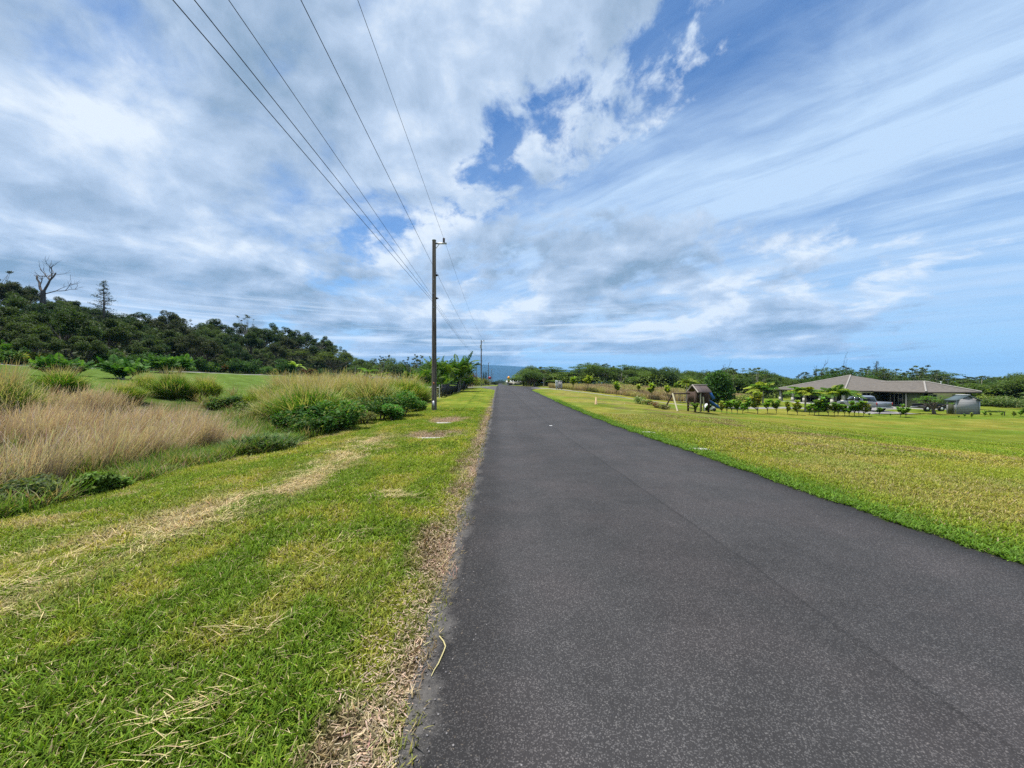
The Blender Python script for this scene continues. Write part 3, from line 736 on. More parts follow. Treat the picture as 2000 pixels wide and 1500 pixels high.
#@@PLANTS
def leaves(q, ctr, size, cols, up=.5, aspect=.5, seed=0, fold=0):
    rg = np.random.default_rng(seed); N = len(ctr)
    size = np.broadcast_to(size, (N,)) * rg.uniform(.6, 1.3, N)
    nrm = rg.normal(0, 1, (N, 3)); nrm[:, 2] = np.abs(nrm[:, 2]) + up * 2; nrm /= np.linalg.norm(nrm, axis=1)[:, None]
    a = np.cross(nrm, rg.normal(0, 1, (N, 3))); a /= np.linalg.norm(a, axis=1)[:, None] + 1e-9
    b = np.cross(nrm, a)
    A = a * size[:, None] * .5; B = b * size[:, None] * .5 * aspect
    v = np.stack([ctr - A, ctr + B + A * .1, ctr + A, ctr - B + A * .1], 1)
    f = np.arange(N * 4).reshape(N, 4)
    q.add(v.reshape(-1, 3), f, np.repeat(cols, 4, 0))
def blobpts(blobs, n, rg, shell=.55, flat=1.0):
    bl = np.array(blobs, float); wgt = (bl[:, 3] ** 2); ix = rg.choice(len(bl), n, p=wgt / wgt.sum())
    d = rg.normal(0, 1, (n, 3)); d /= np.linalg.norm(d, axis=1)[:, None]
    r = shell + (1 - shell) * rg.random(n) ** .6
    r *= 1 + .22 * (rg.random(n) - .3)
    rad = bl[ix, 3][:, None] * np.array([1, 1, 1.0])[None, :]; rad[:, 2] *= bl[ix, 4] if bl.shape[1] > 4 else flat
    return bl[ix, :3] + d * rad * r[:, None], ix
def limbs(q, blobs, base=(0, 0, 0), fork=.4, r0=.16, rg=None, hmax=None, seg=5):
    """tapered trunk that forks towards every clump of the crown"""
    bl = sorted(blobs, key=lambda b: -b[3])[:14]
    c = np.mean([b[:3] for b in bl], 0); F = np.array([c[0] * .3, c[1] * .3, max(.3, min(b[2] for b in bl)) * fork])
    n = 6; P = [np.array(base) + (F - np.array(base)) * s + np.array([rg.normal(0, .05), rg.normal(0, .05), 0]) * (0 < s < 1) for s in np.linspace(0, 1, n)]
    P[0] = P[0] - np.array([0, 0, .25])
    q.tube(P, np.linspace(r0 * 1.25, r0 * .8, n), 7)
    for b in bl:
        T_ = np.array(b[:3]); mid = F + (T_ - F) * .5 + rg.normal(0, .22, 3) * np.array([1, 1, .3]) * (np.linalg.norm(T_ - F) * .25)
        q.tube([F, F + (mid - F) * .5 + rg.normal(0, .04, 3), mid, mid + (T_ - mid) * .6, T_], [r0 * .6, r0 * .5, r0 * .38, r0 * .25, r0 * .1], seg)
def tree_master(name, label, cat, blobs, n, size, col, seed, up=.5, aspect=.5, shell=.5, r0=.16, var=.35, bark='bark', extra=None, fork=.5, shades=None):
    rg = np.random.default_rng(seed)
    o = empty(name, (0, 0, 0), label, cat)
    q = MB(); limbs(q, blobs, fork=fork, r0=r0, rg=rg)
    if extra: extra(q, rg)
    q.build('trunk', M[bark], o, smooth=True)
    pts, ix = blobpts(blobs, n, rg, shell)
    bc = rg.uniform(.7, 1.35, len(blobs))[ix][:, None]
    c = np.broadcast_to(np.array(col), (n, 3)) * bc
    if shades is not None:
        alt = rg.random(n) < shades[1]; c = np.where(alt[:, None], np.array(shades[0]) * bc, c)
    q = MB(); leaves(q, pts, size, jit(c, n, var, rg), up, aspect, seed)
    q.build('crown', M['leaf'], o)
    return reg(o)
def rblobs(rg, n, R_, z0, z1, r, flat=.7, dome=True):
    out_ = []
    for i in range(n):
        a = rg.uniform(0, 6.28); d = R_ * math.sqrt(rg.random())
        zt = z0 + (z1 - z0) * (1 - (d / R_) ** 2 * .7 if dome else 1) * (rg.uniform(.35, 1) if rg.random() < .6 else rg.uniform(.7, 1))
        out_.append((d * math.cos(a), d * math.sin(a), max(zt, z0), r * rg.uniform(.6, 1.25), flat))
    return out_
rg = np.random.default_rng(12)
HILLG = 'trees of the dark wood on the left hill'
DK = (.038, .064, .018); DK2 = (.056, .084, .026); DK3 = (.028, .054, .020)
def forest_masters(name, lab, base, hts, sizes=.25, n=2600, tint=1.0, group=None, bark='bark', R_=2.9):
    ms = []
    for k, (h, colr) in enumerate(zip(hts, base)):
        b = rblobs(rg, 22, R_ * (.85 + .1 * k), h * .38, h * .96, .82, .8)
        ms.append(tree_master(name, lab[k % len(lab)], 'tree', b, n, sizes, np.array(colr) * tint, 100 + k * 7 + len(name), shell=.45, bark=bark, r0=.15))
    return ms
def spindly(seed, h, col, n=900, size=.26, spread=1.5, label='x', nm='ohia_tree', bark='palebark'):
    r_ = np.random.default_rng(seed); b = []
    for i in range(15):
        a = r_.uniform(0, 6.28); d = spread * r_.random() ** .6; z = h * r_.uniform(.52, 1)
        b.append((d * math.cos(a), d * math.sin(a), z, r_.uniform(.22, .5), .55))
    return tree_master(nm, label, 'tree', b, n, size, col, seed, shell=.1, r0=.11, bark=bark, fork=.45)
def flat_tree(seed, h, R_, col, n=3600, size=.3, label='x', nm='flat_topped_tree', low=.45):
    r_ = np.random.default_rng(seed); b = []
    for i in range(26):
        a = r_.uniform(0, 6.28); d = R_ * math.sqrt(r_.random()); lay = r_.choice([.55, .75, 1.0], p=[.2, .3, .5])
        z = h * (low + (1 - low) * lay * (1 - .35 * (d / R_) ** 2)); b.append((d * math.cos(a), d * math.sin(a), z, R_ * r_.uniform(.2, .36), .26))
    return tree_master(nm, label, 'tree', b, n, size, col, seed, up=1.3, shell=.1, r0=.2, fork=.5)

hill_m = forest_masters('forest_tree', ['dark green round tree packed in the dense wood covering the left hill'], [DK, DK2, DK3, (.040, .050, .024), DK2, DK], [7.5, 6.6, 7.0, 8.2, 5.6, 7.8], n=7500)
ohia_m = [spindly(300 + k, 8.2 + .4 * k, (.05, .062, .03), 750, .24, 2.3, 'spindly grey-stemmed tree with small leaf tufts standing above the dark wood on the left hill') for k in range(3)]
flatL = flat_tree(401, 6.4, 4.6, (.075, .105, .02), label='x')

# where the trees of the hill stand
rgp = np.random.default_rng(77); spots = []
def scatter(n, x0, x1, y0, y1, dmin, ok, tries=60000):
    res = []
    for _ in range(tries):
        if len(res) >= n: break
        x = rgp.uniform(x0, x1); y = rgp.uniform(y0, y1)
        if not ok(x, y): continue
        d = dmin * (.85 + .004 * abs(x))
        if all((x - a) ** 2 + (y - b) ** 2 > d * d for a, b in res): res.append((x, y))
    return res
inhill = lambda x, y: (el(y) - x) > 53.5 and x > -1.42 * y - 4 and (el(y) - x) < 53 + 75 * math.exp(-((y - 70) / 70) ** 2) + 12
front = []
hs = scatter(290, -145, -50, 30, 172, 4.6, inhill)
for i, (x, y) in enumerate(hs):
    if rgp.random() < .07:
        m = ohia_m[i % 3]; lab = 'spindly grey-stemmed tree with small leaf tufts standing above the dark wood on the left hill'; gp = 'spindly trees above the dark wood on the left hill'
    else:
        m = hill_m[i % 6]; lab = 'dark green round tree packed in the dense wood covering the left hill'; gp = HILLG
    s = rgp.uniform(.8, 1.15) * (1 - .25 * math.exp(-((el(y) - x - 54) / 3) ** 2))
    if (el(y) - x) < 58.5 and m in hill_m:
        lab = None; front.append((math.atan2(x, y), place(m, (x, y, Hs(x, y) - .3), rgp.uniform(0, 6.28), s, 'x', gp))); continue
    place(m, (x, y, Hs(x, y) - .3), rgp.uniform(0, 6.28), s, lab, gp)
for i, (a_, o_) in enumerate(sorted(front, key=lambda q_: q_[0])): o_['label'] = f'dark green tree at the front edge of the hill wood, {ordw(i)} from the left'
# undergrowth of the wood
def under():
    n = 52000; rg = np.random.default_rng(4); x = rg.uniform(-150, -50, n); y = rg.uniform(28, 175, n)
    ok = ((el(y) - x) > 52) & (x > -1.45 * y - 4); x, y = x[ok], y[ok]; n = len(x)
    q = MB(); P = np.stack([x, y, H(x, y) + rg.random(n) ** 1.3 * 3.0], -1)
    c = jit(np.broadcast_to(np.array([.045, .066, .024]), (n, 3)), n, .5, rg)
    leaves(q, P, .62, c, .3, .55, 5)
    tag(q.build('undergrowth', M['leaf']), 'dark leafy undergrowth below the trees of the left hill', 'undergrowth', kind='stuff')
under()

# dead tree and conifer on the ridge
def branch(q, p, d, L_, r, depth, rg):
    n = 5; P = [p]; dd = d.copy()
    for k in range(n): dd = dd + rg.normal(0, .16, 3); dd[2] += .04; dd /= np.linalg.norm(dd); P.append(P[-1] + dd * L_ / n)
    q.tube(P, np.linspace(r, r * .55, n + 1), 6 if depth > 2 else 4)
    if depth > 0:
        for k in range(rg.integers(2, 4)):
            j = rg.integers(2, n + 1); nd = dd + rg.normal(0, .55, 3); nd[2] = abs(nd[2]) * .6 + .25; nd /= np.linalg.norm(nd)
            branch(q, P[j], nd, L_ * rg.uniform(.5, .75), r * .5, depth - 1, rg)
def dead_tree(seed, h, label, arms=2):
    rg = np.random.default_rng(seed); q = MB(); o = empty('dead_tree', (0, 0, 0), label, 'tree')
    q.tube([(0, 0, -1), (.05, 0, h * .16), (.1, 0, h * .3)], [.42 * h / 10, .34 * h / 10, .3 * h / 10], 8)
    q.build('trunk', M['deadwood'], o, smooth=True)
    for s, tl in ((-1, .62), (1, .55)):
        q = MB(); branch(q, np.array([.1, 0, h * .26]), np.array([s * .42, .05, 1.0]), h * .5, .2 * h / 10, 3, rg); q.build('limb', M['deadwood'], o, smooth=True)
    q = MB(); branch(q, np.array([.1, 0, h * .22]), np.array([.9, .1, .55]), h * .32, .12 * h / 10, 3, rg); q.build('limb', M['deadwood'], o, smooth=True)
    return reg(o)
x, y, z = at(84, 88)
dt = dead_tree(9, 14.0, 'tall bare dead tree forking into two crooked limbs on the left ridge')
dt.location = (x, y, ztop(590, 88) - .5); dt.scale = (.95, .95, .73)
x, y, z = at(46, 85); d2 = dead_tree(17, 10, 'smaller bare dead tree left of the tall forked one on the ridge'); d2.location = (x, y, ztop(600, 85) - 1.5); d2.scale = (.5, .5, .65)
def conifer(seed, h, label, nm='conifer', col=(.03, .05, .028), w=.22, n=2600):
    rg = np.random.default_rng(seed); o = empty(nm, (0, 0, 0), label, 'tree')
    q = MB(); q.tube([(0, 0, -.5), (.05, 0, h * .5), (0, 0, h * .98)], [.2, .12, .02], 6)
    P = []
    lev = int(h * 2.1)
    for i in range(lev):
        z = h * (.14 + .84 * i / lev); Lb = (h - z) * w * rg.uniform(.5, 1.35) + .15
        for k in range(4):
            a = rg.uniform(0, 6.28); e_ = np.array([math.cos(a) * Lb, math.sin(a) * Lb, .18 * Lb]); q.tube([(0, 0, z), (e_[0] * .6, e_[1] * .6, z + e_[2] * .3), (e_[0], e_[1], z + e_[2])], [.035, .025, .01], 4)
            m_ = int(n / lev / 4 * (Lb / (h * w * .5) + .3)); s = rg.uniform(.25, 1.05, m_)
            P.append(np.stack([e_[0] * s, e_[1] * s, z + e_[2] * s * s], -1) + rg.normal(0, .12, (m_, 3)))
    q.build('trunk', M['bark'], o, smooth=True)
    P = np.concatenate(P); q = MB(); leaves(q, P, .26, jit(np.broadcast_to(np.array(col), (len(P), 3)), len(P), .35, rg), .2, .35, seed); q.build('crown', M['leaf'], o)
    return reg(o)
cf = conifer(31, 14, 'narrow ragged conifer standing above the wood on the left ridge')
x, y, z = at(203, 82); cf.location = (x, y, ztop(622, 82) - 3.0); cf.scale = (1.25, 1.25, (ztop(545, 82) - ztop(622, 82) + 3) / 14)

# ------------------------------------------------------------ palms, bananas, shrubs
def frond(q, base, az, lean, L_, droop, nl, ll, col, rg, w=.06):
    s = np.linspace(0, 1, 9); hx = L_ * (math.sin(lean) * s + droop * .45 * s ** 2); hz = L_ * (math.cos(lean) * s - droop * .75 * s ** 2)
    P = np.stack([base[0] + math.cos(az) * hx, base[1] + math.sin(az) * hx, base[2] + hz], -1)
    q.tube(P, np.linspace(.028, .006, 9), 4, np.array(col) * 1.1)
    t_ = np.linspace(.16, 1, nl); c = np.stack([np.interp(t_, s, P[:, i]) for i in range(3)], -1)
    tg = np.gradient(c, axis=0); tg /= np.linalg.norm(tg, axis=1)[:, None]
    side = np.array([-math.sin(az), math.cos(az), 0])
    for sg in (-1, 1):
        dr = sg * side * .85 + tg * .55 + np.array([0, 0, -.18]); dr = dr + rg.normal(0, .08, (nl, 3)); dr /= np.linalg.norm(dr, axis=1)[:, None]
        le = 1.15 * ll * np.sin(np.clip(t_, .08, 1) * math.pi * .9 + .25) ** .6 * rg.uniform(.85, 1.1, nl); le = np.maximum(le, ll * .2)
        mid = c + dr * le[:, None] * .5; tip = c + dr * le[:, None] + np.array([0, 0, -1]) * (le * .22)[:, None]
        wv_ = tg * w * .5 * 2
        v = np.stack([c, mid + wv_, tip, mid - wv_], 1)
        q.add(v.reshape(-1, 3), np.arange(nl * 4).reshape(nl, 4), np.repeat(jit(np.broadcast_to(np.array(col), (nl, 3)), nl, .2, rg), 4, 0))
def palm(seed, h, nf, L_, label, nm='palm_tree', col=(.07, .14, .02), col2=None, stems=1, r=.11, droop=(.5, 1.1), lean=(.25, 1.2), spread=.5, ll=.5, nl=22):
    rg = np.random.default_rng(seed); o = empty(nm, (0, 0, 0), label, 'palm'); qt = MB(); qc = MB()
    for s in range(stems):
        hh = h * rg.uniform(.18, 1.0) if stems > 1 else h; a = rg.uniform(0, 6.28); d = spread * math.sqrt(rg.random()) if stems > 1 else 0
        bx, by = d * math.cos(a), d * math.sin(a); tx, ty = bx * 1.9, by * 1.9
        qt.tube([(bx, by, -.3), (bx * 1.2, by * 1.2, hh * .4), (tx, ty, hh)], [r * 1.25, r, r * .7], 8)
        for k in range(max(3, nf // stems)):
            cc = np.array(col if col2 is None or rg.random() < .6 else col2) * rg.uniform(.75, 1.25)
            frond(qc, (tx, ty, hh), rg.uniform(0, 6.28), rg.uniform(*lean), L_ * rg.uniform(.75, 1.1), rg.uniform(*droop), nl, ll, cc, rg)
    qt.build('trunk', M['palebark'], o, smooth=True); qc.build('fronds', M['leaf'], o)
    return reg(o)
def banana(seed, h, n, label, col=(.13, .24, .03), nm='banana_plant', Lf=1.7, wf=.5):
    rg = np.random.default_rng(seed); o = empty(nm, (0, 0, 0), label, 'plant')
    q = MB(); q.tube([(0, 0, -.2), (.03, 0, h * .3), (0, 0, h * .55)], [.14, .11, .06], 8, (.3, .4, .15)); q.build('stem', M['leaf'], o, smooth=True)
    q = MB()
    for k in range(n):
        az = rg.uniform(0, 6.28); le = rg.uniform(.15, 1.1); L_ = Lf * rg.uniform(.7, 1.1); s = np.linspace(0, 1, 9)
        hx = L_ * (math.sin(le) * s + .35 * s ** 2); hz = L_ * (math.cos(le) * s - .75 * s ** 2 * math.sin(le + .3))
        P = np.stack([math.cos(az) * hx, math.sin(az) * hx, h * .5 + hz], -1)
        wd = wf * np.sin(np.clip(s * .92 + .06, 0, 1) * math.pi) ** .55 * .5; wd[0] = .03
        sd = np.array([-math.sin(az), math.cos(az), 0]); dn = np.array([0, 0, 1.])
        v = np.stack([P + sd * wd[:, None] + dn * wd[:, None] * .35, P, P - sd * wd[:, None] + dn * wd[:, None] * .35], 1).reshape(-1, 3)
        f = [];
        for i in range(8): f += [(i * 3, i * 3 + 1, i * 3 + 4, i * 3 + 3), (i * 3 + 1, i * 3 + 2, i * 3 + 5, i * 3 + 4)]
        q.add(v, np.array(f), np.array(col) * rg.uniform(.75, 1.3))
    q.build('leaves', M['leaf'], o); return reg(o)
def shrub(seed, R_, h, n, size, col, label, nm='shrub', cat='shrub', nb=10, shades=None, up=.4, aspect=.5, stems=5, flat=.8):
    rg = np.random.default_rng(seed); o = empty(nm, (0, 0, 0), label, cat)
    b = [];
    for i in range(nb):
        a = rg.uniform(0, 6.28); d = R_ * .7 * math.sqrt(rg.random()); b.append((d * math.cos(a), d * math.sin(a), h * rg.uniform(.3, .8) * (1 - .3 * d / R_), R_ * rg.uniform(.28, .5), flat * h / R_ * .75))
    q = MB()
    for i in range(stems):
        t_ = b[i % nb]; q.tube([(t_[0] * .15, t_[1] * .15, -.15), (t_[0] * .5, t_[1] * .5, t_[2] * .5), t_[:3]], [.035, .025, .012], 5)
    q.build('stems', M['bark'], o, smooth=True)
    pts, ix = blobpts(b, n, rg, .35); pts[:, 2] = np.maximum(pts[:, 2], .03)
    bc = rg.uniform(.8, 1.25, nb)[ix][:, None]; c = np.broadcast_to(np.array(col), (n, 3)) * bc
    if shades is not None: c = np.where((rg.random(n) < shades[1])[:, None], np.array(shades[0]) * bc, c)
    q = MB(); leaves(q, pts, size, jit(c, n, .3, rg), up, aspect, seed); q.build('foliage', M['leaf'], o)
    return reg(o)
def rosette(q, c, n, L_, W_, col, rg, lean=(.2, 1.3)):
    P = np.broadcast_to(np.array(c, float), (n, 3)).copy()
    cc = jit(np.broadcast_to(np.array(col, float), (n, 3)), n, .28, rg)
    blades(q, P, rg.uniform(0, 6.28, n), rg.uniform(*lean, n), L_ * rg.uniform(.7, 1.2, n), W_ * rg.uniform(.7, 1.2, n), cc * .9, cc * 1.1, 3, .45, 0, .25)
def sapling(seed, h, label, col=(.09, .19, .025), col2=(.22, .30, .04), ros=5, L_=.30, W_=.13, spread=.28, nleaf=14, stake=False, low=.55, nm='sapling'):
    rg = np.random.default_rng(seed); o = empty(nm, (0, 0, 0), label, 'sapling')
    qt = MB(); qc = MB(); F = (rg.normal(0, .03), rg.normal(0, .03), h * low * .38)
    qt.tube([(0, 0, -.1), (F[0] * .3, F[1], F[2] * .5), F], [.032, .026, .022], 6)
    for k in range(ros):
        a = rg.uniform(0, 6.28); d = spread * rg.uniform(.3, 1); z = h * rg.uniform(low * .75, .92); tp = (d * math.cos(a), d * math.sin(a), z)
        qt.tube([F, ((F[0] + tp[0]) * .5 + .02, (F[1] + tp[1]) * .5, (F[2] + z) * .5), tp], [.02, .015, .01], 5)
        for s in (1, .82, .62):
            rosette(qc, (F[0] + (tp[0] - F[0]) * s, F[1] + (tp[1] - F[1]) * s, F[2] + (z - F[2]) * s), max(4, int(nleaf * s * .9)), L_ * 1.4, W_ * 1.35, np.array(col if rg.random() < .65 else col2), rg)
    qt.build('stem', M['bark'], o, smooth=True); qc.build('leaves', M['leaf'], o)
    if stake:
        q = MB(); q.box(.10, .13, -.015, .015, -.1, h * .75); q.build('stake', M['bark'], o)
    return reg(o)
def grass_clump(seed, R_, h, n, label, green=(.085, .155, .025), tan=(.46, .39, .19), mixt=.5, nm='grass_clump', W_=.03, heads=120, lean=(.05, .95), bend=(.25, .95), stemcol=(.40, .33, .17)):
    rg = np.random.default_rng(seed); o = empty(nm, (0, 0, 0), label, 'grass clump')
    a = rg.uniform(0, 6.28, n); d = R_ * .80 * np.sqrt(rg.random(n)); P = np.stack([d * np.cos(a), d * np.sin(a), np.maximum(-.05, h * .62 * rg.random(n) * (1 - (d / R_ / .85) ** 2))], -1)
    az = np.where(rg.random(n) < .5, a + rg.normal(0, .8, n), rg.uniform(0, 6.28, n)); le = rg.uniform(*lean, n) * (.45 + .55 * d / (R_ * .8)); Lh = h * rg.uniform(.35, .95, n) * (1.1 - P[:, 2] / h)
    c0 = jit(np.broadcast_to(np.array(green), (n, 3)) * .9, n, .35, rg); k = rg.random(n) < mixt
    yl = np.array(green) * np.array([2.2, 1.65, 1.25])
    c1 = np.where(k[:, None], np.array(tan), np.where((rg.random(n) < .5)[:, None], yl, np.array(green) * 1.2)); c1 = jit(c1, n, .25, rg)
    c0 = np.where((rg.random(n) < .3)[:, None], np.array([.11, .08, .04]), c0 * .55)  # some roots dry brown, the rest darkened to paint shaded gaps
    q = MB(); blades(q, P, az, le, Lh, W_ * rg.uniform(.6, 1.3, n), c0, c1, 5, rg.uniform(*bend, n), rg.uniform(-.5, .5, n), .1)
    q.build('blades', M['blade'], o)
    if heads:
        m = heads; a = rg.uniform(0, 6.28, m); d = R_ * .5 * np.sqrt(rg.random(m)); P = np.stack([d * np.cos(a), d * np.sin(a), np.full(m, h * .45)], -1)
        c = jit(np.broadcast_to(np.array(stemcol), (m, 3)), m, .25, rg)
        q = MB(); az = a + rg.normal(0, .8, m); blades(q, P, az, rg.uniform(.05, .6, m), h * rg.uniform(.5, .85, m), np.full(m, .014), c, c, 4, rg.uniform(.1, .5, m), 0, .6)
        q.build('seed_heads', M['dry'], o)
    return reg(o)

# ------------------------------------------------------------ the weed field on the left
def tan_field():
    rg = np.random.default_rng(15); q = MB(); NT_ = 3300
    y = 3.6 + 13 * rg.random(NT_) ** .85; L_ = rg.uniform(7.9, 16.5, NT_); x = el(y) - L_
    dens = fbm(x * .45, y * .45, 19, 3)
    ok = (x > -1.42 * y - .5) & (x < -.70 * y + 1.0 - sst(10, 15, y) * 0) & (L_ < 9 + y * .42 + dens * 4) & (dens > .44) & (rg.random(NT_) < .62)
    x, y = x[ok], y[ok]
    per = 60; n = len(x) * per
    hh = np.repeat(rg.uniform(.5, 1.45, len(x)) * (.74 + .42 * dens[ok]), per); X = np.repeat(x, per) + rg.normal(0, .11, n); Y = np.repeat(y, per) + rg.normal(0, .11, n)
    P = np.stack([X, Y, H(X, Y) - .02], -1); tone = np.repeat(rg.random(len(x)), per)
    c1 = lerp(np.broadcast_to(np.array([.38, .25, .21]), (n, 3)) * 1.0, np.broadcast_to(np.array([.64, .51, .43]), (n, 3)), tone); c1 = jit(c1, n, .22, rg)
    c0 = lerp(np.broadcast_to(np.array([.12, .085, .055]), (n, 3)) * 1.0, np.broadcast_to(np.array([.13, .15, .05]), (n, 3)), sst(.5, .8, tone)); c0 = jit(c0, n, .3, rg)
    lean = np.abs(rg.normal(.10, .15, n)) + np.repeat(rg.uniform(0, .3, len(x)), per); az = np.where(rg.random(n) < .75, rg.normal(.1, .5, n), rg.uniform(0, 6.28, n))
    blades(q, P, az, lean, hh * rg.uniform(.6, 1.15, n), rg.uniform(.003, .009, n) * (1 + Y * .035), c0, c1, 4, rg.uniform(.0, .38, n), rg.uniform(-.6, .6, n), .7)
    tag(q.build('tall_grass', M['dry']), 'tall dry pinkish tan grass standing in the left weed field', 'tall grass', kind='stuff')
tan_field()
def weeds():
    rg = np.random.default_rng(25); q = MB(); n0 = 9000
    y = 3.0 + 40 * rg.random(n0) ** 1.15; L_ = 6.3 + np.abs(rg.normal(0, 1, n0)) * (1.2 + y * .12) + fbm(y * .8, y * 0, 3, 3) * .9 - .3; x = el(y) - L_
    ok = (x > -1.42 * y - .5) & (L_ < 19); x, y = x[ok], y[ok]; per = 26; n = len(x) * per
    pn = fbm(x * .6, y * .6, 2, 3)
    hh = np.repeat((.14 + .5 * sst(.35, .7, pn)) * rg.uniform(.6, 1.3, len(x)), per) * (.8 + .5 * sst(7, 8.5, np.repeat(el(y) - x, per)))
    X = np.repeat(x, per) + rg.normal(0, .12, n); Y = np.repeat(y, per) + rg.normal(0, .12, n); P = np.stack([X, Y, H(X, Y) - .02], -1)
    kind = np.repeat(rg.random(len(x)), per)
    c = lerp(np.broadcast_to(np.array([.095, .18, .025]), (n, 3)) * 1.0, np.broadcast_to(np.array([.20, .26, .05]), (n, 3)), sst(.3, .6, kind))
    c = lerp(c, np.broadcast_to(np.array([.30, .23, .14]), (n, 3)), sst(.66, .74, kind)); c = jit(c, n, .35, rg)
    blades(q, P, rg.uniform(0, 6.28, n), np.abs(rg.normal(.4, .35, n)), hh, rg.uniform(.007, .017, n) * (1 + Y * .03), c * .75, c * 1.15, 3, rg.uniform(.1, .8, n), rg.uniform(-.5, .5, n))
    m = 26000; y = 3.5 + 38 * rg.random(m) ** 1.1; L_ = 6.8 + np.abs(rg.normal(0, 2.2, m)); x = el(y) - L_; ok = fbm(x * .7, y * .7, 9, 3) > .5; x, y = x[ok], y[ok]; m = len(x)
    P = np.stack([x, y, H(x, y) + rg.random(m) * .35 * fbm(x, y, 6, 2) * 2], -1)
    leaves(q, P, .07 * (1 + y * .03), jit(np.broadcast_to(np.array([.07, .13, .03]), (m, 3)), m, .4, rg), .6, .6, 3)
    tag(q.build('weeds', M['blade']), 'tangled knee-high green and brown weeds between the verge and the tall grass', 'weeds', kind='stuff')
weeds()

GC = [  # px, base py, top py, R factor, kind, label
 (606, 838, 752, 1.0, 0, 'large grass clump with dark green lower blades and pale bent tops, nearest the verge'),
 (728, 812, 742, 1.0, 1, 'fountain-shaped grass clump with long straw-coloured arching blades left of the near pole'),
 (790, 792, 738, 1.1, 2, 'yellowish grass clump just left of the near utility pole'),
 (662, 806, 738, 1.0, 2, 'grass clump between the fountain-shaped clump and the dark green broad-bladed one'),
 (560, 800, 740, 1.2, 1, 'pale grass clump with whitish tops at the left end of the big grass belt'),
 (505, 800, 760, .9, 2, 'low grass clump left of the big grass belt in front of the green lawn'),
 (118, 772, 722, 1.0, 0, 'isolated rounded grass clump on the lawn at the far left'),
 (240, 786, 748, 1.1, 2, 'low spreading yellow-green grass clump behind the tan field'),
 (285, 772, 732, .9, 2, 'small grass clump behind the low spreading one on the left lawn'),
 (338, 779, 728, .8, 0, 'upright dark-cored grass clump in the middle behind the tan field'),
 (400, 777, 737, .9, 2, 'rounded grass clump with golden edges behind the tan field'),
 (2, 838, 730, .7, 1, 'tall brown grass clump cut by the left edge of the picture'),
 (690, 772, 740, 1.3, 2, 'grass clump at the back of the belt behind the fountain-shaped one'),
 (615, 778, 738, 1.3, 1, 'feathery grass clump at the back of the belt, left of the middle'),
 (752, 772, 738, 1.2, 2, 'grass clump at the back of the belt near the palms'),
 (540, 830, 770, 1.0, 1, 'half-dry grass clump at the lower left corner of the big grass belt'), (640, 818, 745, 1.0, 1, 'straw-topped grass clump just right of the dark green broad-bladed one'),
 (695, 795, 740, 1.2, 1, 'whitish feathery grass clump behind and left of the fountain-shaped one'), (815, 786, 748, .8, 0, 'narrow green grass clump almost touching the near pole'), (585, 812, 745, 1.1, 2, 'yellow-green clump rising behind the dark green broad-bladed one')]
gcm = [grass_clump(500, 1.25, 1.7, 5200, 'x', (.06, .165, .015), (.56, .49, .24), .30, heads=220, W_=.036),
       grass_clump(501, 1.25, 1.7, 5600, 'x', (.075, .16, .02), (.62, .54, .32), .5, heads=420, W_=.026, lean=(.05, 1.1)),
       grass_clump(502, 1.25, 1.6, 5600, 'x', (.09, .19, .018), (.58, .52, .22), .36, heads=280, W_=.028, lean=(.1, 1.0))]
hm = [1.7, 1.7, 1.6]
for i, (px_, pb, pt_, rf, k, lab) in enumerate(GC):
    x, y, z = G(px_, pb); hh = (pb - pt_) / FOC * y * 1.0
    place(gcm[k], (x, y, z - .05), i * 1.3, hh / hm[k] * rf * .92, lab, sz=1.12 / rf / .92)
BC = [(345, 905, 858, 'blue-green spiky grass tuft at the edge of the mown verge', (.06, .13, .06), .55), (512, 880, 838, 'dark mound of strap leaves beside the verge, left of the leafy bush', (.055, .12, .035), 1.0),
      (455, 876, 850, 'small strap-leaved tuft left of the dark strap-leaved mound', (.06, .13, .04), .6), (545, 868, 842, 'strap-leaved tuft right behind the dark strap-leaved mound', (.06, .12, .035), .7)]
for i, (px_, pb, pt_, lab, col, rr) in enumerate(BC):
    x, y, z = G(px_, pb); hh = (pb - pt_) / FOC * y
    g_ = grass_clump(540 + i, 1.0 * rr, hh, 900, lab, col, (.20, .26, .09), .3, nm='strap_leaf_plant', W_=.035, heads=0, lean=(.1, 1.2), bend=(.3, 1.1)); g_.location = (x, y, z)
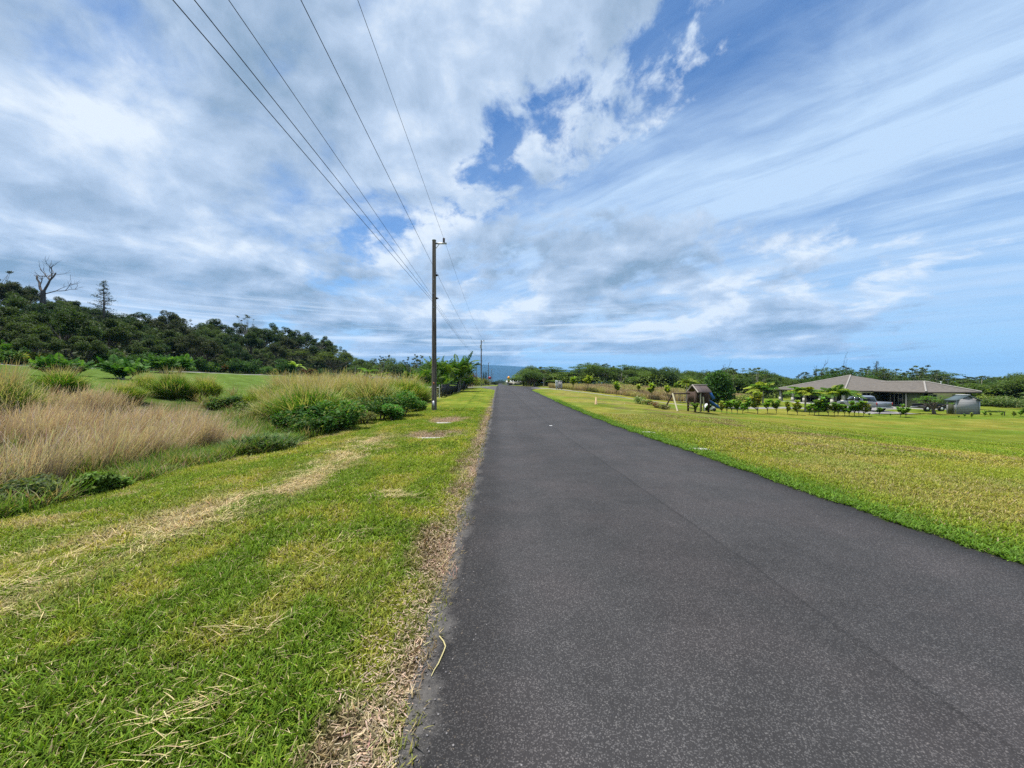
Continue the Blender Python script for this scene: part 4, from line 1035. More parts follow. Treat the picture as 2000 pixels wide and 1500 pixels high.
SB = [(606, 852, 792, .62, 'dark broad-leaved bush growing through the nearest big grass clump', (.04, .11, .02), .17), (572, 850, 806, .6, 'dark bush left of the middle of the grass belt', (.05, .12, .025), .15), (648, 842, 782, .6, 'glossy green bush in the gap right of the dark broad-leaved bush', (.06, .14, .025), .16), (742, 821, 772, .6, 'dark green bush behind the fountain-shaped grass clump', (.04, .10, .02), .14), (785, 813, 766, .55, 'leafy green bush left of the pole behind the bright ones', (.06, .15, .025), .14),
      (596, 856, 818, .62, 'dark leafy bush at the edge of the verge in front of the grass clumps', (.045, .10, .02), .10), (672, 836, 806, .6, 'green leafy bush below the pale grass clump', (.07, .14, .03), .1),
      (712, 828, 800, .55, 'brown-green scrubby bush at the foot of the fountain-shaped clump', (.15, .16, .05), .08), (640, 832, 790, .6, 'bush with broad green leaves between two grass clumps', (.06, .13, .025), .14),
      (765, 822, 790, .55, 'bright green fern-like bush left of the utility pole base', (.07, .19, .03), .12), (812, 803, 780, .5, 'small bright green bush touching the left side of the pole base', (.08, .2, .03), .12), (250, 925, 885, .55, 'sprawling brown-green bush below the tan field', (.12, .12, .05), .07), (200, 965, 925, .6, 'light green weedy bush at the near edge of the tan field', (.12, .2, .035), .08),
      (440, 800, 768, .9, 'low dark green bush right of the golden-edged grass clump', (.05, .10, .025), .14), (480, 812, 782, .9, 'olive bush between the lawn and the grass belt', (.08, .12, .03), .14), (40, 1000, 935, .5, 'tangled green bush at the left edge of the picture below the tall grass', (.09, .12, .05), .07)]
for i, (px_, pb, pt_, rr, lab, col, ls) in enumerate(SB):
    x, y, z = G(px_, pb); hh = (pb - pt_) / FOC * y; s_ = shrub(560 + i, hh * .95, hh * 1.15, 3000, ls, col, lab, shades=((.17, .2, .05), .15), stems=6); s_.location = (x, y, z)
#@@LEFTGARDEN
# black fence and gate post beside the verge
def fence():
    a = G(863, 777); A = np.array(a); Bx, By, Bz = at(913, A[1] * 1.72); B = np.array([Bx, By, Bz]); h = 26 / FOC * A[1]
    o = empty('black_fence', tuple(A), 'solid black board fence running away from the camera behind the near utility pole', 'fence')
    D = B - A; n = 8; L_ = math.hypot(D[0], D[1]); ang = math.atan2(D[1], D[0])
    for i in range(n):
        p = D * i / n; r_ = D * (i + 1) / n; q = MB(); s = L_ / n
        q.box(.06, s - .06, -.015, .015, .12, h - .08)
        for k in range(14): q.box(.1 + (s - .2) * k / 14, .1 + (s - .2) * k / 14 + .03, -.03, -.015, .14, h - .1)
        b = q.build('fence_panel', M['black'], o); b.location = p; b.rotation_euler = (0, -math.atan2(D[2] / n, s), ang)
    for i in range(n + 1):
        q = MB(); q.box(-.05, .05, -.05, .05, -.3, h + .05); q.box(-.065, .065, -.065, .065, h + .05, h + .09); b = q.build('fence_post', M['black'], o); b.location = D * i / n; b.rotation_euler = (0, 0, ang)
    q = MB(); q.box(0, L_, -.035, .035, h - .08, h - .02); b = q.build('rail', M['black'], o); b.rotation_euler = (0, -math.atan2(D[2], L_), ang)
    # white end post and pale rail to the left
    o2 = empty('rail_fence', tuple(A + np.array([-.25, 0, 0])), 'pale pipe rail with white posts left of the black fence', 'fence')
    q = MB(); q.tube([(0, 0, -.2), (0, 0, h)], .05, 8); q.build('post', mat('white_pipe', (.6, .6, .58), .5), o2)
    q = MB(); q.tube([(0, 0, h * .78), (-2.2, .3, h * .80)], .03, 6); q.build('rail', bpy.data.materials['white_pipe'], o2)
    q = MB(); q.tube([(-2.2, .3, -.2), (-2.2, .3, h * .85)], .04, 8); q.build('post', bpy.data.materials['white_pipe'], o2)
    return A, B
FA, FB = fence()
def put(o, px_, Y, s=1, rz=None, dz=0, label=None):
    x, y, z = at(px_, Y); o.location = (x, y, z + dz)
    return o
YA = FA[1]
def YF(px_):
    m = (px_ - 1000) / FOC; d = FB - FA; s = (FA[0] - m * FA[1]) / (m * d[1] - d[0]); return FA[1] + s * d[1]
areca = [palm(600 + k, 3.6, 84, 2.7, 'x', 'areca_palm', (.055, .125, .02), (.13, .20, .03), stems=12, r=.05, droop=(.2, .8), lean=(.02, .8), spread=1.1, ll=.5, nl=20) for k in range(2)]
AL = [(838, YA * 1.10, .95, 'clumping palm directly left of the near pole, behind the grass'), (860, YA * 1.22, 1.05, 'tall clumping palm showing right behind the near pole'),
      (884, YF(886) + 5, 1.28, 'tallest clumping palm above the middle of the black fence'), (899, YF(901) + 6, 1.0, 'dark clumping palm over the far half of the black fence'),
      (818, YA * 1.18, .85, 'lower clumping palm at the left end of the palm group')]
for i, (px_, Y, s, lab) in enumerate(AL):
    x, y, z = at(px_, Y); hh = ztop([705, 690, 688, 700, 715][i], Y) - z; place(areca[i % 2], (x, y, z), i * 2.1, hh / 5.7, lab)
x, y, z = at(850, YA * 1.25); s_ = shrub(620, 2.2, 2.2, 3200, .22, (.05, .10, .02), 'broad dark shrub filling the space under the clumping palms', shades=((.16, .22, .03), .2)); s_.location = (x, y, z)
s2 = shrub(621, 2.4, ztop(738, YA * 1.5) - at(920, YA * 1.5)[2] + .4, 3200, .2, (.15, .22, .03), 'yellow-green rounded croton bush at the far end of the black fence', shades=((.3, .33, .05), .35)); put(s2, 921, YA * 2.0)
s3 = shrub(622, 1.6, 1.9, 1800, .2, (.12, .12, .03), 'reddish green croton bush behind the middle of the fence', shades=((.28, .09, .03), .3)); put(s3, 866, YA * 1.22)
s4 = shrub(623, 2.5, 3.4, 2800, .25, (.06, .06, .02), 'dark reddish tree behind the far end of the palm group', 'small_tree', 'tree', shades=((.12, .03, .02), .3)); put(s4, 905, YF(906) + 8)
fp = [palm(630, 6, 14, 2.0, 'small lone palm between the palm group and the second pole, left one', col=(.05, .10, .02), r=.1, nl=16), palm(631, 6.6, 14, 2.0, 'small lone palm close beside the second pole, right one', col=(.05, .10, .02), r=.1, nl=16)]
for o_, px_, pt_ in ((fp[0], 920, 712), (fp[1], 931, 709)):
    x, y, z = at(px_, 118); o_.location = (x, y, z); s = (ztop(pt_, 118) - z) / 7.3; o_.scale = (s,) * 3
bl = [(936, 112, 733, 'rounded hedge bush behind the second pole'), (948, 118, 736, 'hedge bush between the second and third poles'), (925, 104, 738, 'olive bush left of the second pole')]
for i, (px_, Y, pt_, lab) in enumerate(bl):
    x, y, z = at(px_, Y); s_ = shrub(640 + i, 3.2, max(1.4, ztop(pt_, Y) - z), 1800, .34, (.07, .10, .025), lab, shades=((.2, .16, .04), .25)); s_.location = (x - 1, y, z)
for i, px_ in enumerate((944, 949)):
    x, y, z = at(px_, 150); c_ = conifer(650 + i, 6, ('left' if i == 0 else 'right') + ' one of the two small dark conifers behind the second pole', col=(.02, .045, .025), w=.2, n=700); c_.location = (x, y, z); c_.scale = (1,) * 2 + ((ztop(724, 150) - z) / 6,)

# planted border in front of the wood, along the garden path
pa = [palm(660 + k, .5, 60, 2.5, 'x', 'garden_palm', [(.045, .12, .025), (.06, .14, .03)][k], (.10, .20, .04), stems=6, r=.07, droop=(.2, .75), lean=(.02, .75), spread=.45, ll=.5, nl=20) for k in range(2)]
PL = [(100, 735, 682, 'broad dark garden palm on the left lawn behind the isolated grass clump'), (150, 733, 690, 'second broad garden palm touching the dark one on the left lawn'), (246, 742, 684, 'garden palm standing forward on the lawn with dark drooping fronds'),
      (318, 728, 680, 'garden palm at the lawn edge with upright bright fronds'), (345, 727, 684, 'garden palm just right of the upright bright one'), (20, 706, 655, 'garden palm at the far left border of the wood')]
for i, (px_, pb, pt_, lab) in enumerate(PL):
    x, y, z = G(px_, pb); place(pa[i % 2], (x, y, z), i * 1.7, (pb - pt_) / FOC * y / 3.0, lab)
bp_ = banana(670, 2.6, 8, 'banana plant with four big pale leaves at the foot of the wood', (.22, .32, .05)); x, y, z = G(577, 736); bp_.location = (x, y, z); bp_.scale = (42 / FOC * y / 3.0,) * 3
bp2 = banana(671, 2.6, 8, 'banana plant with tall leaves between the palms and the grass belt', (.09, .17, .03)); x, y, z = at(718, 62); bp2.location = (x, y, z); bp2.scale = ((ztop(700, 62) - z) / 3.0,) * 3
bp3 = banana(672, 2.6, 7, 'smaller banana plant to the right of the tall-leaved banana', (.12, .2, .03)); x, y, z = at(745, 66); bp3.location = (x, y, z); bp3.scale = ((ztop(712, 66) - z) / 3.0,) * 3
bm = [shrub(680, 1.3, 1.5, 1300, .2, (.06, .14, .03), 'x', 'border_shrub', shades=((.14, .22, .04), .3)), shrub(681, 1.3, 1.4, 1300, .22, (.16, .22, .04), 'x', 'border_shrub', shades=((.3, .3, .05), .4)),
      shrub(682, 1.2, 1.5, 1100, .22, (.16, .06, .03), 'x', 'border_shrub', shades=((.07, .12, .03), .5)), shrub(683, 1.6, 2.3, 1700, .24, (.04, .09, .02), 'x', 'border_shrub')]
adj = ['bright green', 'yellow-leaved', 'reddish-leaved', 'dark green']
rgb_ = np.random.default_rng(3); used_l = {}; nsh = {}
for i, px_ in enumerate([8, 40, 66, 92, 190, 208, 228, 262, 282, 300, 365, 382, 398, 414, 430, 446, 462, 478, 492, 508, 522, 538, 552, 600, 622, 645, 668]):
    k = int(rgb_.choice([0, 1, 2, 3], p=[.4, .2, .15, .25])); Yb = float(np.interp(px_, [0, 300, 560, 670], [41, 56, 86, 98])) + rgb_.uniform(0, 3)
    x, y, z = at(px_, Yb); s = rgb_.uniform(.8, 1.4) * (1 + .25 * (px_ > 400))
    nsh[k] = nsh.get(k, -1) + 1; place(bm[k], (x, y, z), i, s, f'{adj[k]} shrub below the dark wood, {ordw(nsh[k])} such one from the left', f'{adj[k]} border shrubs along the dark wood')
st_ = [sapling(690, 1.9, 'pale yellow-green croton on the left lawn beside the isolated grass clump', (.22, .28, .05), (.32, .34, .08), L_=.3, W_=.14)]
x, y, z = G(62, 757); st_[0].location = (x, y, z); st_[0].scale = (22 / FOC * y / 1.9,) * 3

# ------------------------------------------------------------ middle distance trees behind the grass belt
mid_m = [tree_master('broadleaf_tree', 'x', 'tree', rblobs(np.random.default_rng(700 + k), 13, 3.0, 2.2, 5.8, 1.25, .7), 4600, .30, [(.050, .088, .022), (.068, .105, .024), (.042, .075, .026), (.085, .135, .028)][k], 700 + k, shell=.4, r0=.16) for k in range(4)]
mid_o = [spindly(720 + k, 7, [(.06, .085, .03), (.075, .09, .035)][k], 1000, .26, 1.9, 'x') for k in range(2)]
x, y, z = at(655, 118); place(flatL, (x, y, z), 0, 1.35, 'wide flat-topped bright olive tree at the right foot of the wood', sz=.9)
x, y, z = at(575, 110); place(flatL, (x, y, z), 1, .8, 'smaller flat-topped tree behind the banana plant')
for i in range(34):
    px_ = 690 + (i % 17) * 11 + rgb_.uniform(-4, 4); Y = 95 + (i // 17) * 38 + rgb_.uniform(0, 25); x, y, z = at(px_, Y)
    m_ = (mid_m + mid_o)[i % 6]; pt_ = 694 + rgb_.uniform(-3, 14)
    place(m_, (x, y, z - .3), i, 1, f"green tree in the {'front' if i < 17 else 'back'} row behind the grass belt, {ordw(i % 17)} from the left", 'trees of the low wood behind the grass belt', sz=(ztop(pt_, Y) - z) / 6.9)
x, y, z = G(690, 760); q = MB(); q.tube([(0, 0, 0), (0, 0, 3.1)], .07, 8, (1, 1, 1))
x, y, z = at(694, 60); tag(q.build('fence_post', M['palebark'], None, (x, y, z)), 'weathered grey post standing alone above the grass belt', 'post'); 

#@@RIGHTTREES
RG = 'trees of the low wood across the right horizon'
prof_t = [(1018, 728), (1040, 716), (1070, 720), (1090, 726), (1115, 728), (1140, 722), (1160, 712), (1185, 718), (1210, 722), (1240, 720), (1270, 719), (1300, 717), (1320, 722), (1345, 722), (1370, 732), (1395, 722), (1420, 720), (1450, 728), (1475, 720), (1500, 728),
          (1530, 732), (1560, 736), (1590, 732), (1615, 724), (1640, 716), (1665, 718), (1690, 728), (1715, 718), (1740, 728), (1765, 730), (1790, 722), (1810, 732), (1840, 733), (1870, 736), (1900, 738), (1930, 734), (1960, 732), (1990, 730), (2020, 730), (2050, 730)]
pxs = [p[0] for p in prof_t]; pys = [p[1] for p in prof_t]
def Ytree(px_): return float(np.interp(px_, [1020, 1100, 1200, 1400, 1550, 1900, 2050], [100, 98, 96, 88, 96, 66, 56]))
flatR = flat_tree(430, 6.0, 4.2, (.058, .10, .018)); 
rr = np.random.default_rng(88); k = 0; RTREES = []
for row in range(3):
    px_ = 1024 + row * 5
    while px_ < 2070:
        Y = Ytree(px_) + row * 11 + rr.uniform(-2, 4); x, y, z = at(px_, Y); pt_ = float(np.interp(px_, pxs, pys)) + [0, -5, -7][row] * 1.0 + rr.uniform(-6, 6)
        hgt = max(2.6, ztop(pt_, Y) - z); m_ = [mid_m[0], mid_m[1], flatR, mid_m[2], mid_o[0], mid_m[3], mid_m[1], mid_m[3]][int(rr.integers(0, 8))]
        if 1500 < px_ < 1800 and row == 0: px_ += 10; continue
        base_h = 6.0 if m_ is flatR else 6.9
        nm = 'flat-topped tree' if m_ is flatR else ('spindly open tree' if m_ in mid_o else 'bushy green tree')
        sxy = rr.uniform(1.05, 1.4); ot_ = place(m_, (x, y, z - .3), rr.uniform(0, 6.28), sxy, 'x', nm + 's of the low wood along the right horizon', sz=hgt / base_h / sxy); RTREES.append((px_, row, nm, ot_)); 
        px_ += rr.uniform(11, 18) * (1.0 if px_ < 1600 else 1.5); k += 1
LMK = [(1000, 'the amber sign'), (1092, 'the meter cabinet'), (1164, 'the cone'), (1252, 'the low bed'), (1341, 'the feathery palm'), (1402, 'the round dark tree'), (1513, 'the left roof end'), (1655, 'the roof peak'), (1815, 'the roof pipe'), (1896, 'the shed')]
cnt = {}
for px_, row, nm, o_ in sorted(RTREES, key=lambda q_: q_[0]):
    lm = [l for p_, l in LMK if p_ <= px_][-1]; kk = (nm, row, lm); n_o = cnt.get(kk, 0); cnt[kk] = n_o + 1
    o_['label'] = f"{nm}, {['front', 'middle', 'back'][row]} row of right wood, {ordw(n_o)} right of {lm}"
# named trees of the right side
x, y, z = at(1045, 84); place(mid_m[0], (x, y, z - .2), 2, .95, 'dark bushy tree at the right of the road end, nearest the vanishing point', sz=(ztop(715, 84) - z) / 6.9 / .95)
x, y, z = at(1062, 88); place(mid_o[1], (x, y, z - .2), 1, 1, 'spindly tree rising out of the dark trees at the road end', sz=(ztop(714, 88) - z) / 7.2)
x, y, z = at(1032, 92); place(mid_m[2], (x, y, z - .2), 4, .8, 'small dark tree at the left end of the trees by the road end', sz=(ztop(720, 92) - z) / 6.9 / .8)
for i, (px_, pt_) in enumerate(((1340, 722),)): pass
x, y, z = at(1643, 84); rt = tree_master('round_tree', 'dark dome-shaped tree rising behind the peak of the house roof', 'tree', rblobs(np.random.default_rng(5), 22, 5.2, 3.2, 6.6, 1.5, .7), 5200, .4, (.045, .095, .018), 791, shell=.5, r0=.25); rt.location = (x, y, z - .2); rt.scale = (1.15, 1.15, (ztop(717, 84) - z) / 7.6)
x, y, z = at(1712, 92); c_ = conifer(801, 10, 'open pine-like tree behind the right part of the house roof', nm='open_conifer', col=(.05, .07, .035), w=.24, n=1300); c_.location = (x, y, z); c_.scale = (1, 1, (ztop(703, 92) - z) / 10)
for i, (px_, pt_, lab) in enumerate(((1598, 706, 'bare dead tree with thin straight stems left of the dome-shaped tree'), (1650, 701, 'leafless crown poking out above the dome-shaped tree'), (1412, 704, 'thin dead snag above the trees behind the playhouse'))):
    x, y, z = at(px_, 98); d_ = dead_tree(820 + i, 10, lab); s = (ztop(pt_, 98) - z) / 9.5; d_.location = (x, y, z); d_.scale = (.35, .35, s)
for i, (px_, pt_, lab) in enumerate(((1797, 711, 'light open-crowned tree above the right wing of the house'), (1738, 717, 'pale open-crowned tree right of the pine-like tree'), (1480, 716, 'grey open-crowned tree left of the house behind the lawn'))):
    x, y, z = at(px_, 88); o_ = spindly(830 + i, 7, (.12, .15, .06), 1100, .26, 1.9, lab); o_.location = (x, y, z); o_.scale = (1, 1, (ztop(pt_, 88) - z) / 7.4)

# dense low scrub in front of the wood
def scrub():
    rg = np.random.default_rng(14); q = MB(); n = 50000
    px_ = rg.uniform(1020, 2080, n); f = rg.random(n); Y = np.interp(px_, [1020, 1100, 1200, 1400, 1550, 1900, 2080], [96, 92, 88, 80, 90, 61, 52]) + f * 32
    x = (px_ - 1000) / FOC * Y; pn = fbm(x * .22, Y * .22, 33, 3)
    P = np.stack([x, Y, H(x, Y) + rg.random(n) * (.8 + 2.6 * sst(.3, .7, pn))], -1)
    c = lerp(np.broadcast_to(np.array([.06, .095, .028]), (n, 3)) * 1.0, np.broadcast_to(np.array([.19, .24, .06]), (n, 3)), sst(.4, .7, fbm(x * .4, Y * .4, 21, 2)))
    leaves(q, P, .42, jit(c, n, .35, rg), .4, .5, 6)
    tag(q.build('undergrowth', M['leaf']), 'dense green scrub filling the foot of the wood along the right horizon', 'undergrowth', kind='stuff')
scrub()
def tan_band():
    rg = np.random.default_rng(16); q = MB(); n = 42000
    px_ = rg.uniform(1072, 1470, n); Y = np.interp(px_, [1072, 1200, 1330, 1470], [74, 73, 70, 72]) + rg.random(n) * np.interp(px_, [1072, 1200, 1330, 1470], [10, 13, 14, 9]); x = (px_ - 1000) / FOC * Y
    P = np.stack([x, Y, H(x, Y) - .05], -1); c = jit(lerp(np.broadcast_to(np.array([.36, .27, .17]), (n, 3)) * 1.0, np.broadcast_to(np.array([.40, .36, .15]), (n, 3)), sst(.4, .7, fbm(x * .3, Y * .3, 5, 3))), n, .3, rg)
    hh = np.clip((.72 + .4 * fbm(x * .5, Y * .5, 6, 2)), .4, 2) * rg.uniform(.6, 1.1, n)
    blades(q, P, rg.uniform(0, 6.28, n), np.abs(rg.normal(.12, .15, n)), hh, np.full(n, .07), c * .8, c * 1.1, 2, .2, rg.uniform(-.5, .5, n), .5)
    tag(q.build('tall_grass', M['dry']), 'band of tall tan dry grass beyond the lane on the right', 'tall grass', kind='stuff')
tan_band()
#@@YARD
# young trees along the lane
ym = [sapling(850, 2.3, 'x', (.20, .30, .03), (.34, .38, .05), ros=5, L_=.55, W_=.22, spread=.35, low=.7, nm='young_tree'), sapling(851, 2.2, 'x', (.22, .31, .035), (.30, .36, .05), ros=4, L_=.6, W_=.2, spread=.3, low=.72, nm='young_tree')]
YT = [(1119, 762.5, 737, 'young tree with a pale-leaved top, first to the right of the meter cabinet'), (1148.5, 764, 733, 'young yellow-green tree, second to the right of the meter cabinet'), (1205, 774, 747, 'stocky young tree with bright leaves beside the lane above the cone'),
      (1247, 770, 750, 'slim young tree beyond the lane, right of the stocky bright one'), (1273, 780, 749, 'young yellow-green tree with dark stem at the bend of the lane'), (1304, 780, 753, 'young golden-leaved tree left of the swing set'), (1320, 764, 748, 'distant golden-leaved young tree in front of the tan grass')]
for i, (px_, pb, pt_, lab) in enumerate(YT):
    x, y, z = G(px_, pb); place(ym[i % 2], (x, y, z), i * 2, (pb - pt_) / FOC * y / 2.45, lab)
pr = palm(860, 3.2, 22, 1.8, 'feathery green palm with a straight dark trunk behind the swing set', col=(.09, .15, .02), col2=(.17, .22, .03), r=.12, droop=(.6, 1.1), lean=(.1, 1.15))
x, y, z = G(1341, 787); pr.location = (x, y, z); pr.scale = ((787 - 728) / FOC * y / 4.9,) * 3
for i, (px_, pb, pt_, lab) in enumerate(((1573, 790, 740, 'arching palm in front of the columned porch, left one'), (1633, 790, 744, 'arching palm in front of the roof corner, right one'), (1490, 788, 735, 'green palm left of the house at the lawn edge'))):
    p_ = palm(865 + i, 1.5, 20, 1.9, lab, col=(.09, .18, .02), col2=(.26, .31, .04), r=.075, droop=(.5, .95), lean=(.05, 1.0), ll=.5, nl=22); x, y, z = at(px_, 49.5 if i < 2 else 62); p_.location = (x, y, z); p_.scale = ((ztop(pt_, y) - z) / 3.0,) * 3
# round dark tree behind the playhouse
x, y, z = G(1402, 797); Yr = y
rt2 = tree_master('breadfruit_tree', 'dark glossy round tree behind the wooden playhouse', 'tree', [(a, b, c, r, .95) for a, b, c, r in [(0, 0, 2.6, 1.5), (.9, .2, 1.9, 1.2), (-.9, 0, 2.0, 1.2), (.3, -.6, 3.3, 1.0), (-.4, .4, 3.5, .9), (1.2, .1, 1.2, .9), (-1.1, 0, 1.2, .8), (0, -.8, 1.6, 1.1), (.1, 0, 4.1, .6)]], 5200, .26, (.035, .085, .018), 871, shell=.6, r0=.12, shades=((.08, .17, .03), .25), up=.3, aspect=.65)
rt2.location = (x, y, z); rt2.scale = ((797 - 722) / FOC * y / 4.7,) * 3

# row of saplings in the lawn
words_ = ['first', 'second', 'third', 'fourth', 'fifth', 'sixth', 'seventh', 'eighth', 'ninth', 'tenth', 'eleventh', 'twelfth', 'thirteenth', 'fourteenth', 'fifteenth', 'sixteenth', 'seventeenth', 'eighteenth', 'nineteenth', 'twentieth']
rm = [sapling(900 + k, 1.7, 'x', [(.11, .23, .03), (.15, .28, .035), (.25, .33, .05), (.12, .24, .035)][k], [(.2, .28, .05), (.25, .32, .05), (.38, .36, .07), (.3, .34, .06)][k], ros=[6, 5, 6, 7][k], L_=.26, W_=.15, spread=[.54, .42, .46, .66][k], low=.42, nleaf=20) for k in range(4)]
ROW = [(1359, 806, 786), (1381, 806, 787), (1410, 808, 785), (1420, 808, 781), (1430, 808, 779), (1440, 808, 781), (1451, 808, 779), (1461, 806, 779), (1480, 809, 769), (1500, 809, 778), (1516, 808, 780), (1538, 810, 786), (1558, 811, 784)]
for i, (px_, pb, pt_) in enumerate(ROW):
    x, y, z = G(px_, pb); place(rm[(i * 3 + i // 4) % 4 if i < 11 else 2], (x, y, z), i * 1.3, (pb - pt_) / FOC * y / 1.62, f'thin sapling of the lawn row, {words_[i]} counted rightwards from the swing set', 'sapling row in the lawn')
ROW2 = [(1581, 811, 785), (1591, 812, 770), (1600, 812, 772), (1618, 812, 775), (1629, 812, 779), (1637, 813, 780), (1650, 812, 784), (1659, 813, 779), (1669, 813, 775), (1678, 813, 783), (1687, 813, 780)]
for i, (px_, pb, pt_) in enumerate(ROW2):
    x, y, z = G(px_, pb); place(rm[[1, 3, 0, 3, 0, 1, 0, 3, 0, 1, 2][i]], (x, y, z), i * 1.9, (pb - pt_) / FOC * y / 2.0, f'bushy sapling in front of the house palms and pickup, {words_[i]} from the left', 'sapling row in the lawn', sz=1)
ROW3 = [(1698, 813, 806, 'tiny seedling below the tail of the pickup'), (1717, 812, 794, 'small dark leafy sapling in front of the pickup tailgate'), (1739, 813, 807, 'small dark potted-looking seedling right of the pickup'), (1759, 815, 790, 'left one of the twin pale saplings in front of the green wall'), (1770, 816, 793, 'right one of the twin pale saplings in front of the green wall')]
for i, (px_, pb, pt_, lab) in enumerate(ROW3):
    x, y, z = G(px_, pb); place(rm[[0, 0, 0, 3, 1][i]], (x, y, z), i, (pb - pt_) / FOC * y / 1.72, lab)
ROW4 = [(1873, 817, 812, 'short stump-like seedling in front of the shed'), (1884, 816, 808, 'small seedling in the bare patch in front of the shed'), (1898, 817, 806, 'taller dark seedling in the bare patch at the shed corner'), (1923, 813, 802, 'seedling under the left end of the vine rail'), (1935, 813, 806, 'leaning little seedling beneath the vine rail'), (1958, 814, 804, 'dark seedling at the right end of the vine rail'), (1980, 815, 803, 'pale leggy seedling near the right edge of the picture'), (1994, 814, 796, 'leafy seedling at the right edge of the picture')]
for i, (px_, pb, pt_, lab) in enumerate(ROW4):
    x, y, z = G(px_, pb); place(rm[i % 4], (x, y, z), i, (pb - pt_) / FOC * y / 1.72, lab)
# loose tree canopy beside the shed, layered
sh = flat_tree(940, 2.7, 2.0, (.10, .19, .025), 1900, .17, 'small tree with flat feathery tiers in front of the green wall, left of the shed', 'silk_tree', low=.35)
x, y, z = G(1826, 809); sh.location = (x, y, z); sh.scale = ((809 - 771) / FOC * y / 2.9,) * 3
# flowering bed left of the swing set
for i, (px_, pb, pt_, lab, col, shd) in enumerate(((1252, 789, 771, 'upright pale bush at the left end of the low bed by the swing set', (.12, .2, .04), (.5, .5, .3)), (1264, 791, 780, 'green middle bush of the low bed by the swing set', (.09, .16, .03), (.3, .1, .08)), (1280, 796, 784, 'reddish low bush in the bed left of the swing set', (.14, .11, .05), (.3, .12, .1)), (1294, 799, 788, 'lowest dry bush at the right end of the bed', (.16, .16, .07), (.4, .35, .2)))):
    x, y, z = G(px_, pb); hh = (pb - pt_) / FOC * y; s_ = shrub(950 + i, hh * [.45, .7, .9, .8][i] + .25, hh, 800, .11, col, lab, shades=(shd, .2)); s_.location = (x, y, z)
x, y, z = at(1460, 66); s_ = shrub(960, 3, 2.2, 2400, .25, (.12, .17, .04), 'pale thicket behind the middle of the sapling row', shades=((.3, .3, .1), .3)); s_.location = (x, y, z)
for i, (px_, Y, rr_, hh, lab) in enumerate(((1935, 60, 2.2, 2.3, 'yellow-green bush just right of the shed'), (1955, 57, 2.6, 2.0, 'broad-leaved low bush right of the shed at the lawn edge'), (1985, 55, 2.4, 1.9, 'white-flecked bush near the right edge of the picture'), (2010, 52, 2.4, 2.0, 'dark bush cut by the right edge of the picture'))):
    x, y, z = at(px_, Y); s_ = shrub(965 + i, rr_, hh, 2200, .2, [(.17, .22, .04), (.08, .14, .03), (.1, .16, .04), (.06, .1, .03)][i], lab, shades=((.3, .33, .15), .2)); s_.location = (x, y, z)

# ------------------------------------------------------------ vine rail
x0, y0, z0 = G(1924, 811); x1, y1, z1 = G(1962, 812); o = empty('vine_rail', (x0, y0, z0), 'low wooden rail overgrown with a vine right of the shed', 'rail')
D = (x1 - x0, y1 - y0, z1 - z0); hh = 7.5 / FOC * y0
q = MB(); q.box(-.03, .03, -.03, .03, -.1, hh); q.build('post', M['bark'], o); q = MB(); q.box(D[0] - .03, D[0] + .03, D[1] - .03, D[1] + .03, -.1, hh + D[2]); q.build('post', M['bark'], o)
q = MB(); q.tube([(0, 0, hh), (D[0], D[1], hh + D[2])], .03, 6); q.build('crossbar', M['bark'], o)
s = rr.random(500); q = MB(); leaves(q, np.stack([D[0] * s, D[1] * s, hh + D[2] * s], -1) + rr.normal(0, .06, (500, 3)), .09, jit(np.broadcast_to(np.array([.05, .09, .02]), (500, 3)), 500, .3, rr), .4, .6, 2); q.build('vine', M['leaf'], o)
